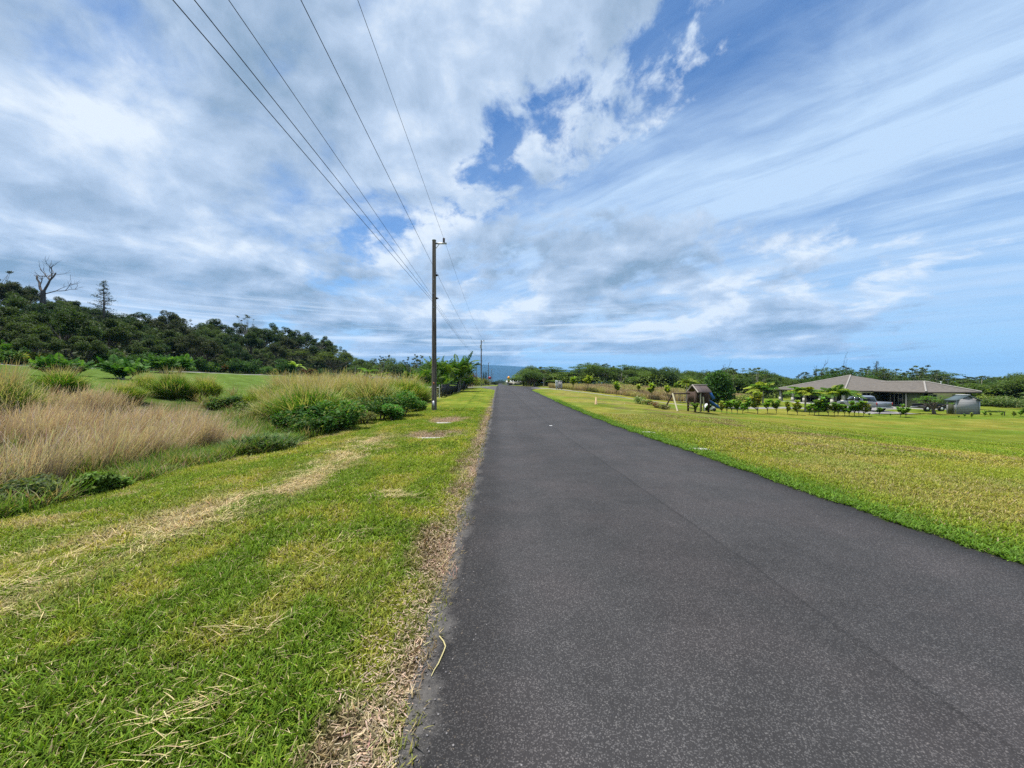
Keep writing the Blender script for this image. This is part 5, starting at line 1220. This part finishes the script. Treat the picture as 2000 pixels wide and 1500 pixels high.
#@@HOUSE
M['roof'] = mat('taupe_shingles', (.115, .103, .090), .9, .15, fn=mottled(3, .22, 8, bump=.4, bscale=14))
M['cap'] = mat('hip_cap_shingles', (.25, .235, .215), .85, .2, fn=mottled(5, .2))  # paler than the roof: light caught by the hips put into the colour
M['fascia'] = mat('brown_fascia', (.075, .06, .05), .7, .2)
M['wall'] = mat('olive_green_wall', (.115, .135, .065), .85, .2, fn=mottled(2, .12, bump=.1))
M['wall2'] = mat('dark_olive_wall', (.07, .078, .045), .85, .2, fn=mottled(2, .15))
M['trim'] = mat('pale_trim', (.42, .40, .35), .6, .3)
M['glass'] = mat('dark_glass', (.015, .018, .022), .08, .6)
M['conc'] = mat('concrete', (.33, .32, .30), .9, .15, fn=mottled(5, .25))
def house():
    g0 = -1.88; ez = .50
    o = empty('house', (51.7, 52, g0), 'long low green house with taupe hip roof and columned porch across the right lawn', 'house')
    def B(q, name, m, par=None, **k):
        b = q.build(name, m, par or o, **k); b.location = (-51.7, -52, -g0) if (par is None or par is o) else (0, 0, 0); return b
    # main block: pyramid roof
    x0, x1, y0, y1 = 51.7, 67.9, 59.7, 75.7; cx, cy_, pz = 59.7, 67.7, 3.06
    T_ = .16
    def hip(q, x0, x1, y0, y1, A, Bp, ez, open_back=False):
        c = [(x0, y0, ez), (x1, y0, ez), (x1, y1, ez), (x0, y1, ez), A, Bp]
        f = [(0, 1, 4), (1, 2, 5, 4) if A != Bp else (1, 2, 4), (2, 3, 5) if A != Bp else (2, 3, 4), (3, 0, 4, 5) if A != Bp else (3, 0, 4)]
        q.add(c, f); q.add([(p[0], p[1], p[2] - .001) for p in c[:4]], [(3, 2, 1, 0)])
    q = MB(); hip(q, x0, x1, y0, y1, (cx, cy_, pz), (cx, cy_, pz), ez); r1 = B(q, 'main_roof', M['roof'])
    q = MB(); wx0, wx1, wy0 = 56.1, 63.6, 52.0; rx = 59.85; rz = ez + 1.42; hip(q, wx0, wx1, wy0, 67, (rx, wy0 + 3.75, rz), (rx, 65, rz), ez - .02); r2 = B(q, 'wing_roof', M['roof'])
    def cap(pts, w=.13): q = MB(); q.tube(pts, w, 5); return q
    for P_ in ([(cx, cy_, pz), (x0, y0, ez)], [(cx, cy_, pz), (x0, y1, ez)]): cap(P_).build('ridge_cap', M['cap'], r1)
    for P_ in ([(rx, wy0 + 3.75, rz), (wx0, wy0, ez)], [(rx, wy0 + 3.75, rz), (wx1, wy0, ez)], [(rx, wy0 + 3.75, rz), (rx, 62.2, rz)]): cap(P_).build('ridge_cap', M['cap'], r2)
    q = MB(); q.tube([(61.0, 54.6, ez + .7), (61.0, 54.6, ez + 1.35)], .07, 8); q.tube([(61.0, 54.6, ez + 1.35), (61.0, 54.6, ez + 1.45)], .11, 8)
    q.build('vent_pipe', mat('white_plastic', (.75, .75, .73), .4), r2)
    # fascia and soffit
    q = MB()
    for a in [(x0 - .02, x0 + .02, y0, y1), (x0, wx0, y0 - .02, y0 + .02), (wx0 - .02, wx0 + .02, wy0, y0), (wx0, wx1, wy0 - .02, wy0 + .02), (wx1 - .02, wx1 + .02, wy0, y0)]: q.box(a[0], a[1], a[2], a[3], ez - .20, ez - .012)
    B(q, 'fascia', M['fascia'])
    q = MB(); q.box(x0 + .03, x1, y0 + .03, y1, ez - .12, ez - .09); q.box(wx0 + .03, wx1 - .03, wy0 + .03, y0 + .02, ez - .125, ez - .095); B(q, 'soffit', M['wall2'])
    tp = ez - .13
    # walls
    q = MB(); q.box(56.7, 56.9, 52.6, 55.1, g0, tp); q.box(56.7, 63.0, 52.6, 52.8, g0, tp - .002); q.box(62.8, 63.0, 52.6, 60.3, g0, tp - .004); w1 = B(q, 'garage_wall', M['wall'])
    q = MB(); q.box(58.6, 58.8, 55.1, 60.4, g0, tp); q.box(56.9, 58.6, 55.0, 55.2, g0, tp - .003); w2 = B(q, 'recess_wall', M['wall2'])
    q = MB(); q.box(52.5, 58.6, 60.3, 60.5, g0, tp); w3 = B(q, 'front_wall', M['wall'])
    q = MB(); q.box(55.2, 55.4, 60.5, 75.2, g0, tp - .005); w4 = B(q, 'porch_wall', M['wall2'])
    q = MB(); q.box(66.9, 67.1, 60, 75, g0, tp); q.box(55.4, 67, 75.0, 75.2, g0, tp - .006); B(q, 'rear_wall', M['wall2'])
    q = MB(); q.box(56.62, 56.72, 55.1, 55.28, g0, tp); B(q, 'corner_post', M['trim'])
    q = MB(); q.box(51.6, 56.7, 59.7, 75.6, g0 - .6, g0 + .10); q.box(56.0, 63.2, 52.2, 59.7, g0 - .6, g0 + .06); B(q, 'slab', M['conc'])
    def win(par, ax, p, a, b, z0, z1, mull=1, nm='window'):
        fr_ = MB(); t_ = .09; d0, d1 = (p - .06, p - .004)
        def bb(q, u0, u1, v0, v1, e0, e1): q.box(e0, e1, u0, u1, v0, v1) if ax == 'x' else q.box(u0, u1, e0, e1, v0, v1)
        bb(fr_, a - t_, b + t_, z1, z1 + t_, d0, d1); bb(fr_, a - t_, b + t_, z0 - t_, z0, d0, d1); bb(fr_, a - t_, a, z0, z1, d0, d1); bb(fr_, b, b + t_, z0, z1, d0, d1)
        for k in range(1, mull + 1): m_ = a + (b - a) * k / (mull + 1); bb(fr_, m_ - .03, m_ + .03, z0, z1, d0, d1)
        f = fr_.build(nm, M['trim'], par); q = MB(); bb(q, a, b, z0, z1, p - .03, p - .006); pn = q.build('pane', M['glass'], f); return f
    win(w3, 'y', 60.3, 52.9, 53.8, g0 + .9, tp - .25); win(w3, 'y', 60.3, 55.0, 56.2, g0 + .9, tp - .25)
    win(w1, 'y', 52.6, 57.1, 58.1, g0 + .95, tp - .3); win(w1, 'y', 52.6, 60.4, 61.3, g0 + .95, tp - .3)
    win(w2, 'x', 58.6, 57.6, 59.4, g0 + .25, tp - .25, 2, 'sliding_door'); win(w2, 'x', 58.6, 55.7, 56.5, g0 + .12, tp - .3, 0, 'door')
    for a, b in ((62, 64.2), (66, 68), (70, 72)): win(w4, 'x', 55.2, a, b, g0 + .2, tp - .3, 1, 'sliding_door')
    q = MB(); 
    for yy in (60.5, 62.5, 65.0, 68.5, 71.3, 74.6):
        q = MB(); q.box(52.05, 52.40, yy - .17, yy + .17, g0 + .101, tp); q.box(51.98, 52.47, yy - .24, yy + .24, g0 + .101, g0 + .9); B(q, 'column', M['trim'])
    for yy, rz_ in ((66.7, 0), (70, .2)):
        pass
    return o
house()
def chair(loc, lab):
    o = empty('porch_chair', loc, lab, 'chair'); q = MB(); q.box(-.28, .28, -.28, .28, .38, .46); q.build('seat', M['black'], o); q = MB(); q.box(.22, .30, -.28, .28, .46, 1.0); q.build('backrest', M['black'], o)
    for a in (-.25, .25):
        for b in (-.25, .25): q = MB(); q.tube([(a, b, 0), (a, b, .38)], .025, 6); q.build('leg', M['black'], o)
chair((53.8, 67.0, -1.78), 'dark chair on the porch between the middle columns'); chair((53.8, 72.6, -1.78), 'dark chair on the porch near its far left columns')

# ------------------------------------------------------------ pickup
M['paint'] = mat('silver_blue_paint', (.26, .29, .33), .28, .6, .35); M['tyre'] = mat('tyre_rubber', (.02, .02, .02), .85, .2); M['chrome'] = mat('bright_metal', (.6, .6, .6), .25, .6, .9)
M['red'] = mat('red_lens', (.35, .02, .015), .3, .5); M['lens'] = mat('clear_lens', (.6, .62, .62), .2, .6)
def pickup(loc, rz):
    o = empty('pickup_truck', loc, 'silver four-door pickup parked in front of the house, nose pointing away', 'truck', rz=rz)
    W = .98
    # length along y: tail at 0, nose at 5.9
    low = [(.05, .62), (0, .75), (0, 1.18), (1.9, 1.20), (3.9, 1.18), (4.15, 1.14), (5.5, 1.06), (5.85, .92), (5.88, .55), (5.6, .45), (5.28, .45), (5.2, .72), (4.95, .92), (4.62, .92), (4.38, .72), (4.3, .42), (1.72, .42), (1.62, .72), (1.38, .92), (1.05, .92), (.80, .72), (.72, .45), (.3, .5)]
    def sect(q, a, b):
        n = len(low); v = [(a, p[0], p[1]) for p in low] + [(b, p[0], p[1]) for p in low]
        return v, n
    q = MB()
    # side skins of the body as a prism; concave outline is handled as an ngon
    q.prism(low, 'x', -W, -W + .12); q.prism(low, 'x', W - .12, W)
    q.box(-W + .12, W - .12, .0, .10, .6, 1.17); q.box(-W + .12, W - .12, .10, 5.6, .55, .70)
    q.prism([(4.0, .7), (4.0, 1.17), (5.5, 1.07), (5.84, .92), (5.84, .55)], 'x', -W + .12, W - .12)
    q.build('body', M['paint'], o, bevel=.03)
    cabp = [(1.95, 1.17), (2.12, 1.80), (2.5, 1.90), (3.6, 1.88), (4.02, 1.60), (4.4, 1.15)]
    n = len(cabp); v = []
    for sgn in (-1, 1):
        for (yy, zz_) in cabp: v.append((sgn * (W - .03 - (zz_ - 1.17) * .26), yy, zz_))
    q = MB(); q.add(v, [tuple(range(n - 1, -1, -1)), tuple(range(n, 2 * n))] + [(i, (i + 1) % n, n + (i + 1) % n, n + i) for i in range(n)]); cb = q.build('cab', M['paint'], o, bevel=.03)
    for sgn in (-1, 1):
        for wpts in ([(2.25, 1.22), (2.32, 1.72), (3.05, 1.76), (3.05, 1.22)], [(3.15, 1.22), (3.15, 1.76), (3.52, 1.75), (4.18, 1.24)]):
            vv = [(sgn * (W - .03 - (z_ - 1.17) * .26 + e_), y_, z_) for e_ in (-.01, .012) for y_, z_ in wpts]
            q = MB(); q.add(vv, [(3, 2, 1, 0), (4, 5, 6, 7), (0, 1, 5, 4), (1, 2, 6, 5), (2, 3, 7, 6), (3, 0, 4, 7)]); q.build('side_window', M['glass'], o)
    q = MB(); q.add([(-.8, 2.0 - .03, 1.25), (.8, 2.0 - .03, 1.25), (.68, 2.09 - .01, 1.72), (-.68, 2.09 - .01, 1.72), (-.8, 2.03, 1.25), (.8, 2.03, 1.25), (.68, 2.13, 1.72), (-.68, 2.13, 1.72)], [(0, 1, 2, 3), (7, 6, 5, 4), (0, 4, 5, 1), (1, 5, 6, 2), (2, 6, 7, 3), (3, 7, 4, 0)]); q.build('rear_window', M['glass'], o)
    q = MB(); q.add([(-.82, 4.36, 1.22), (.82, 4.36, 1.22), (.70, 4.0, 1.66), (-.70, 4.0, 1.66), (-.82, 4.32, 1.2), (.82, 4.32, 1.2), (.70, 3.96, 1.64), (-.70, 3.96, 1.64)], [(3, 2, 1, 0), (4, 5, 6, 7), (0, 1, 5, 4), (1, 2, 6, 5), (2, 3, 7, 6), (3, 0, 4, 7)]); q.build('windshield', M['glass'], o)
    q = MB(); q.box(-.85, .85, -.035, .0, .68, 1.15); q.box(-.25, .25, -.05, -.03, 1.02, 1.08); q.build('tailgate', M['paint'], o)
    q = MB(); q.box(-.95, .95, -.16, -.01, .42, .60); q.build('rear_bumper', M['chrome'], o, bevel=.03); q = MB(); q.box(-.95, .95, 5.86, 6.0, .42, .65); q.build('front_bumper', M['chrome'], o, bevel=.03)
    q = MB(); q.box(-W + .13, W - .13, .11, 1.94, .705, .74); q.build('bed_floor', M['black'], o)
    for sgn in (-1, 1):
        q = MB(); q.box(sgn * W - .07 * (sgn > 0) - .0, sgn * W + .07 * (sgn < 0), -.045, .03, .80, 1.12); q.build('tail_light', M['red'], o)
        q = MB(); q.box(min(sgn * .62, sgn * .93), max(sgn * .62, sgn * .93), 5.84, 5.9, .72, .90); q.build('headlight', M['lens'], o)
        q = MB(); q.box(min(sgn * .99, sgn * 1.2), max(sgn * .99, sgn * 1.2), 3.95, 4.05, 1.2, 1.42); q.build('side_mirror', M['black'], o, bevel=.02)
        for yy in (2.75, 3.7): q = MB(); q.box(min(sgn * .98, sgn * 1.01), max(sgn * .98, sgn * 1.01), yy, yy + .2, 1.05, 1.08); q.build('door_handle', M['chrome'], o)
        for yy in (1.22, 4.80):
            q = MB(); th = np.linspace(0, 2 * math.pi, 25)[:-1]; x_a, x_b = sgn * .74, sgn * .99
            for (ra, rb, xa, xb) in ((.40, .40, x_a, x_b),):
                q.prism([(yy + ra * math.cos(t_), .40 + ra * math.sin(t_)) for t_ in th], 'x', min(xa, xb), max(xa, xb))
            wh = q.build('wheel', M['tyre'], o, bevel=.03)
            q = MB(); q.prism([(yy + .25 * math.cos(t_), .40 + .25 * math.sin(t_)) for t_ in th], 'x', min(sgn * .98, sgn * 1.005), max(sgn * .98, sgn * 1.005)); q.build('rim', M['chrome'], wh)
    return o
pickup((45.2, 46.6, Hs(45.2, 49) + .09), 0)

# ------------------------------------------------------------ metal shed
def shed():
    x0, y0 = 50.85, 44.0; g0 = Hs(51.5, 45) + .0; L_, D_ = 2.75, .95; eh, ph = 1.62, 2.14
    o = empty('garden_shed', (x0, y0, g0), 'light grey metal garden shed with a teal-grey roof at the right of the house', 'shed')
    ms = mat('ribbed_grey_metal', (.30, .30, .31), .7, .2, 0, fn=lambda t, b_, b: t.mix(t.ramp(t.m('SINE', t.m('MULTIPLY', t.node('ShaderNodeSeparateXYZ', Vector=t.node('ShaderNodeTexCoord').outputs['Object']).outputs[2], 24.0)), .45, .9), b_, (.24, .24, .25)))
    q = MB(); q.prism([(0, -.1), (L_, -.1), (L_, eh), (L_ / 2, ph), (0, eh)], 'y', 0, .04); q.build('front_wall', ms, o)
    q = MB(); q.prism([(0, -.1), (L_, -.1), (L_, eh), (L_ / 2, ph), (0, eh)], 'y', D_ - .04, D_); q.build('back_wall', ms, o)
    q = MB(); q.box(0, .04, .04, D_ - .04, -.1, eh); q.build('side_wall', ms, o); q = MB(); q.box(L_ - .04, L_, .04, D_ - .04, -.1, eh); q.build('side_wall', ms, o)
    mr = mat('teal_grey_roof_metal', (.07, .10, .11), .75, .2, .0)
    for sg in (-1, 1):
        q = MB(); a = [(L_ / 2, ph + .02), (L_ / 2 + sg * (L_ / 2 + .14), eh - .05), (L_ / 2 + sg * (L_ / 2 + .14), eh + .03), (L_ / 2, ph + .12)]
        if sg > 0: a = a[::-1]
        q.prism(a, 'y', -.12, D_ + .12); q.build('roof_slope', mr, o)
    for sg in (-1, 1):
        q = MB(); q.tube([(L_ / 2, -.13, ph + .04), (L_ / 2 + sg * (L_ / 2 + .14), -.13, eh - .02)], .05, 4); q.build('gable_trim', mr, o)
    q = MB(); q.box(L_ / 2 - .16, L_ / 2 + .16, -.14, D_ + .14, ph + .10, ph + .15); q.build('ridge_cap', mat('white_metal', (.75, .76, .77), .4, .4), o)
    for xx in (0.02, L_ - .02): q = MB(); q.box(xx - .05, xx + .05, -.03, -.001, -.1, eh); q.build('corner_trim', M['galv'], o)
    q = MB(); q.box(-.03, -.001, .2, .75, -.02, eh - .15); q.build('door', M['wall2'], o)
shed()
def trailer():
    x, y, z = G(1806, 804); o = empty('utility_trailer', (x, y, z), 'dark utility trailer with a black wheel half hidden by the feathery tree', 'trailer')
    q = MB(); q.box(0, 3.1, 0, 1.5, .55, .68); q.build('deck', M['black'], o)
    for a in (0, 1.46): q = MB(); q.box(0, 3.1, a, a + .04, .68, .95); q.build('side_rail', M['black'], o)
    q = MB(); q.prism([(-1.0, .5), (0, .55), (0, .62), (-1.0, .56)], 'y', .7, .8); q.build('drawbar', M['galv'], o)
    th = np.linspace(0, 2 * math.pi, 21)[:-1]
    for xx in (.1, 1.9):
        q = MB(); q.prism([(xx + .36 * math.cos(t_), .36 + .36 * math.sin(t_)) for t_ in th], 'y', -.26, -.05); wq = q.build('wheel', M['tyre'], o, bevel=.02); q = MB(); q.prism([(xx + .17 * math.cos(t_), .36 + .17 * math.sin(t_)) for t_ in th], 'y', -.275, -.255); q.build('rim', M['lens'], wq)
trailer()
# ------------------------------------------------------------ play tower with swing beam
def playset():
    x0, y0, z0 = G(1321, 803); bw = mat('dark_stained_timber', (.075, .05, .038), .8, .2, fn=mottled(6, .3, stretch=(1, 1, .3))); pale = mat('pale_timber', (.50, .46, .30), .8, .2); beam = mat('brown_timber', (.11, .08, .06), .8, .2); rf = mat('mauve_weathered_boards', (.10, .082, .08), .85, .1, fn=mottled(8, .3, stretch=(.3, 3, 1)))
    sc_ = y0 / FOC      # metres per reference pixel at this distance
    o = empty('playset', (x0, y0, z0), 'wooden play tower with slatted roof, swing beam and blue slide', 'playset')
    X = lambda px_: (px_ - 1321) * sc_
    Z = lambda py_: (803 - py_) * sc_
    dep = 1.2
    bz = Z(769)
    q = MB(); q.box(X(1320), X(1355), dep * .5 - .05, dep * .5 + .05, bz - .06, bz + .06); q.build('swing_beam', beam, o)
    q = MB(); q.tube([(X(1309), dep * .5 + .5, 0), (X(1321), dep * .5, bz)], .055, 6); q.build('leg', bw, o)
    q = MB(); q.tube([(X(1321), dep * .5 - .8, 0), (X(1320.5), dep * .5, bz)], .06, 6); q.build('leg', pale, o)
    for px_ in (1330, 1339):
        q = MB()
        for e_ in (-.22, .22): q.tube([(X(px_) + e_, dep * .5, bz), (X(px_) + e_, dep * .5, Z(787))], .012, 4)
        s_ = q.build('swing_chain', M['galv'], o); q = MB(); q.box(X(px_) - .26, X(px_) + .26, dep * .5 - .09, dep * .5 + .09, Z(787) - .03, Z(787)); q.build('swing_seat', M['black'], s_)
    # tower
    ta, tb = X(1357), X(1386); fl = Z(786)
    for xx in (ta, tb - .1):
        for yy in (0, dep - .1): q = MB(); q.box(xx, xx + .1, yy, yy + .1, -.1, Z(764)); q.build('tower_post', bw, o)
    q = MB(); q.box(X(1366.2), X(1367.6), -.14, -.03, -.1, Z(767)); q.build('tower_post', pale, o); q = MB(); q.tube([(X(1374), -.1, 0), (X(1372.5), -.05, Z(775))], .05, 6); q.build('tower_post', pale, o)
    q = MB(); q.box(ta, tb, 0, dep, fl - .08, fl); q.build('floor', bw, o)
    q = MB()
    for k in range(12): q.box(ta + .12 + (tb - ta - .24) * k / 12, ta + .12 + (tb - ta - .24) * k / 12 + .09, .0, .03, fl, fl + .75)
    for k in range(8): q.box(ta, ta + .03, .12 + (dep - .3) * k / 8, .24 + (dep - .3) * k / 8, fl, fl + .75)
    q.build('railing', bw, o)
    q = MB(); [q.box(ta, ta + .05, .1, dep - .1, zz2, zz2 + .07) for zz2 in np.arange(.15, fl - .1, .22)]; q.build('ladder', bw, o)
    # roof: slopes front and back, ridge along x, open gable on the left
    rz0, rz1 = Z(767), Z(753.5); ra, rb = X(1361), X(1388); ym_ = dep / 2
    fs = []
    for sg in (-1, 1):
        q = MB(); a = [(ym_, rz1), (ym_ + sg * (ym_ + .25), rz0), (ym_ + sg * (ym_ + .25), rz0 + .04), (ym_, rz1 + .05)]
        q.prism(a if sg < 0 else a[::-1], 'x', ra, ra + (rb - ra) * .45); nb = 7
        for k in range(nb):
            a0 = ra + (rb - ra) * (.47 + .53 * k / nb); q.prism(a if sg < 0 else a[::-1], 'x', a0, a0 + (rb - ra) * .53 / nb * .62)
        q.build('roof_boards', rf, o)
    q = MB(); q.box(ra - .05, rb + .05, ym_ - .06, ym_ + .06, rz1 + .03, rz1 + .10); q.tube([(ra - .03, ym_, rz1 + .05), (ra - .03, -.28, rz0 + .02)], .05, 5); q.tube([(ra - .03, ym_, rz1 + .05), (ra - .03, dep + .28, rz0 + .02)], .05, 5); q.build('roof_trim', mat('grey_trim_wood', (.30, .27, .24), .8, .2), o)
    # blue slide to the right
    blue = mat('blue_plastic', (.02, .11, .38), .35, .5); q = MB(); n = 10; P = [(X(1386) + s * X(1352) * 0 + s * .9, dep * .5, fl + .10 - (fl + .0) * (s ** 1.15) * .93) for s in np.linspace(0, 1, n)]
    v = [];
    for (a, b, c) in P: v += [(a, b - .28, c + .16), (a, b - .24, c), (a, b + .24, c), (a, b + .28, c + .16)]
    f = [];
    for i in range(n - 1):
        for j in range(3): f.append((i * 4 + j, i * 4 + j + 1, i * 4 + j + 5, i * 4 + j + 4))
    q.add(v, np.array(f)); sl = q.build('slide', blue, o); sm_ = sl.modifiers.new('solid', 'SOLIDIFY'); sm_.thickness = .03
    q = MB(); q.add([(X(1383), -.02, Z(764)), (X(1388), -.02, Z(764)), (X(1397), -.02, Z(778)), (X(1392), -.02, Z(781)), (X(1383), .02, Z(764)), (X(1388), .02, Z(764)), (X(1397), .02, Z(778)), (X(1392), .02, Z(781))], [(0, 1, 2, 3), (7, 6, 5, 4), (0, 4, 5, 1), (1, 5, 6, 2), (2, 6, 7, 3), (3, 7, 4, 0)])
    q.build('slide_canopy', blue, o)
    return x0, y0, z0, sc_
playset()
x, y, z = G(1386, 803); o = empty('toy_car', (x, y, z), 'small black and white ride-on toy under the play tower', 'toy'); q = MB(); q.prism([(-.4, .12), (.42, .12), (.45, .32), (.2, .36), (.1, .62), (-.25, .62), (-.38, .4)], 'y', -.22, .22); q.build('body', mat('white_toy_plastic', (.7, .7, .7), .4), o, bevel=.04)
for a in (-.26, .28):
    for b in (-.27, .2): q = MB(); q.prism([(a + .13 * math.cos(t_), .13 + .13 * math.sin(t_)) for t_ in np.linspace(0, 6.28, 15)[:-1]], 'y', b, b + .07); q.build('wheel', M['tyre'], o)

# ------------------------------------------------------------ cone, cabinets, slabs, signs, far building
def lathe(prf_, seg=20):
    q = MB(); v = []; n = len(prf_)
    for r, z in prf_: v += [(r * math.cos(2 * math.pi * k / seg), r * math.sin(2 * math.pi * k / seg), z) for k in range(seg)]
    f = [(i * seg + k, i * seg + (k + 1) % seg, (i + 1) * seg + (k + 1) % seg, (i + 1) * seg + k) for i in range(n - 1) for k in range(seg)]
    q.add(v, np.array(f)); return q
x, y, z = G(1164, 789.5); hc = 14 / FOC * y; o = empty('marker_cone', (x, y, z), 'faded pale orange cone standing alone on the right lawn', 'cone')
fc = mat('faded_cone_plastic', (.62, .42, .24), .6, .3, fn=mottled(3, .2)); q = lathe([(hc * .19, 0), (hc * .17, hc * .05), (hc * .045, hc), (hc * .03, hc), (hc * .03, hc * .97)]); q.build('cone_body', fc, o, smooth=True); q = MB(); q.box(-hc * .2, hc * .2, -hc * .2, hc * .2, -.01, hc * .04); q.build('base', fc, o, bevel=.01)
gx_, gy_, gz_ = G(1092, 761); s_ = gy_ / FOC
o = empty('mailbox_stand', (gx_ - 5 * s_, gy_, gz_), 'white panel of letter boxes on a post beside the lane entrance', 'mailbox'); q = MB(); q.box(-2.2 * s_, 2.2 * s_, -.15, .15, 6 * s_, 18 * s_); q.build('panel', mat('white_enamel', (.6, .62, .65), .4), o, bevel=.01)
for k in range(3):
    for j in range(2): q = MB(); q.box(-1.9 * s_ + j * 2 * s_, -.2 * s_ + j * 2 * s_, -.17, -.151, (7 + k * 3.6) * s_, (9.8 + k * 3.6) * s_); q.build('door', M['galv'], o)
q = MB(); q.box(-1.0 * s_, 1.0 * s_, -.05, .05, -.1, 6 * s_); q.build('post', M['galv'], o)
o = empty('utility_cabinet', (gx_ + 2.5 * s_, gy_ + .3, gz_), 'grey weathered wooden cabinet on dark feet beside the lane entrance', 'cabinet'); gw_ = mat('grey_boards', (.33, .31, .31), .85, .2, fn=mottled(6, .3, stretch=(1, 1, .2))); q = MB(); q.box(-3.6 * s_, 4.2 * s_, 0, .5, 3.2 * s_, 16.5 * s_); q.build('body', gw_, o, bevel=.01)
q = MB(); q.box(-3.9 * s_, 4.5 * s_, -.06, .56, 16.5 * s_, 17.3 * s_); q.build('top', M['galv'], o); q = MB(); q.box(-2.8 * s_, .1 * s_, -.03, -.001, 4.2 * s_, 15.5 * s_); q.build('door', gw_, o); q = MB(); q.box(.3 * s_, 3.4 * s_, -.03, -.001, 4.2 * s_, 15.5 * s_); q.build('door', gw_, o)
for a in (-3.2, 2.8): q = MB(); q.box(a * s_, (a + 1) * s_, .05, .45, -.1, 3.2 * s_); q.build('foot', M['black'], o)
for i, (xx, yy, w_, d_, lab) in enumerate(((-2.62, 12.95, 1.25, .45, 'concrete handhole lid flush in the nearer bare pit of the verge'), (-2.95, 17.6, 1.1, .4, 'concrete handhole lid flush in the farther bare pit of the verge'))):
    z = Hs(xx, yy); q = MB(); q.box(-w_ / 2, w_ / 2, -d_ / 2, d_ / 2, -.1, .04); tag(q.build('handhole_lid', M['conc'], None, (xx, yy, z), bevel=.012), lab, 'lid').rotation_euler = (0, 0, .05)
for i, (px_, py_, lab) in enumerate(((1262, 845, 'exposed flat rock in the dry patch by the right road edge, farther one'), (1362, 878, 'exposed flat rock near the right road edge, nearer one'))):
    x, y, z = G(px_, py_); q = lathe([(.55, -.06), (.5, .012), (.3, .03), (.0, .035)], 11); r_ = q.build('flat_rock', M['conc'], None, (x, y, z), smooth=True); r_.scale = (.7, .3, 1); tag(r_, lab, 'rock')
x, y, z = G(290, 928); q = MB(); leaves(q, rr.normal(0, .09, (30, 3)) * np.array([1, 1, .4]) + np.array([0, 0, .09]), .14, np.broadcast_to(np.array([.35, .5, .5]), (30, 3)), .3, .8, 9); tag(q.build('plastic_litter', M['dry'], None, (x, y, z)), 'scrap of pale blue plastic caught in the weeds at the verge edge', 'litter')
x, y, z = G(1076, 833.5); q = MB(); q.box(-.06, .06, -.04, .04, .03, .045); tag(q.build('road_marker', mat('white_reflector', (.7, .7, .68), .5), None, (x, y, z), bevel=.006), 'small white raised marker on the paving seam', 'road marker')

def sign(px_, Y, h, fn, lab):
    x, y, z = at(px_, Y); o = empty('road_sign', (x, y, z), lab, 'sign'); q = MB(); q.box(-.04, .04, -.03, .03, -.2, h); q.build('post', M['galv'], o); fn(o, h)
def octo(o, h, r=.42, m=None, zc=None):
    zc = zc or h - r; q = MB(); q.prism([(r * math.cos(math.pi / 8 + k * math.pi / 4), zc + r * math.sin(math.pi / 8 + k * math.pi / 4)) for k in range(8)], 'y', -.05, -.032); p = q.build('sign_plate', m or mat('sign_red', (.32, .015, .02), .4), o); return p
sign(956.5, 110, 2.6, lambda o, h: octo(o, h), 'stop sign seen small beside the far road, left side')
def dia(o, h):
    r = .62; zc = h - r; q = MB(); q.prism([(r, zc), (0, zc + r), (-r, zc), (0, zc - r)], 'y', -.05, -.032); q.build('sign_plate', mat('sign_amber', (.85, .38, .02), .4), o); q = MB(); q.prism([(.42 * math.cos(math.pi / 8 + k * math.pi / 4), zc - 1.05 + .42 * math.sin(math.pi / 8 + k * math.pi / 4)) for k in range(8)], 'y', -.08, -.055); q.build('stop_plate', bpy.data.materials['sign_red'], o)
sign(993.5, 125, 3.1, dia, 'amber diamond sign above a red plate right of the far road')
x, y, z = at(1003, 210); o = empty('white_building', (x, y, z), 'long white-roofed building at the end of the road behind the amber sign', 'building')
q = MB(); q.box(-3.6, 4.6, 0, 6, -1, 1.7); q.build('wall', mat('beige_wall', (.35, .33, .3), .8), o)
q = MB(); q.prism([(-.6, 1.7), (6.6, 1.7), (6.6, 1.8), (3.0, 2.75), (-.6, 1.8)], 'x', -4.2, 5.2); q.build('roof', mat('white_roof', (.85, .85, .83), .5), o)
q = MB(); q.box(-2.5, -.5, -.05, 0, -.6, 1.2); q.build('door', M['black'], o)
# fronds and shrubs closing the far end of the road
for i, (px_, Y, hh, lab) in enumerate(((966, 230, 2.5, 'low hedge left of the far road'), (974, 330, 5, 'distant shrub where the far road meets the mountain'), (1012, 190, 1.2, 'low hedge in front of the white-roofed building'), (985, 420, 6, 'farthest dark trees in the middle of the road end'), (978, 380, 5.5, 'dark distant tree left of the road end'), (1000, 330, 4.5, 'dark trees behind the white-roofed building'), (1022, 260, 4.5, 'tree hiding the right end of the white-roofed building'))):
    x, y, z = at(px_, Y); s_ = shrub(980 + i, 4 if Y > 250 else 3, hh, 900, .5, (.04, .06, .03), lab, 'distant_shrub'); s_.location = (x, y, z)
#@@HAZE
q = MB(); q.box(-9800, 10300, -200, 12600, -300, 520)
hz_ = q.build('haze', None, None)
mh = bpy.data.materials.new('haze_air'); mh.use_nodes = True; t = NT(mh.node_tree); mh.node_tree.nodes.clear()
o_ = t.node('ShaderNodeOutputMaterial'); pv = t.node('ShaderNodeVolumePrincipled', Color=(.20, .54, 1.0), Density=.00007, Anisotropy=.0); t.l.new(pv.outputs[0], o_.inputs[1])
hz_.data.materials.clear(); hz_.data.materials.append(mh); tag(hz_, kind='stuff'); hz_['label'] = 'thin blue air softening the distant mountain'
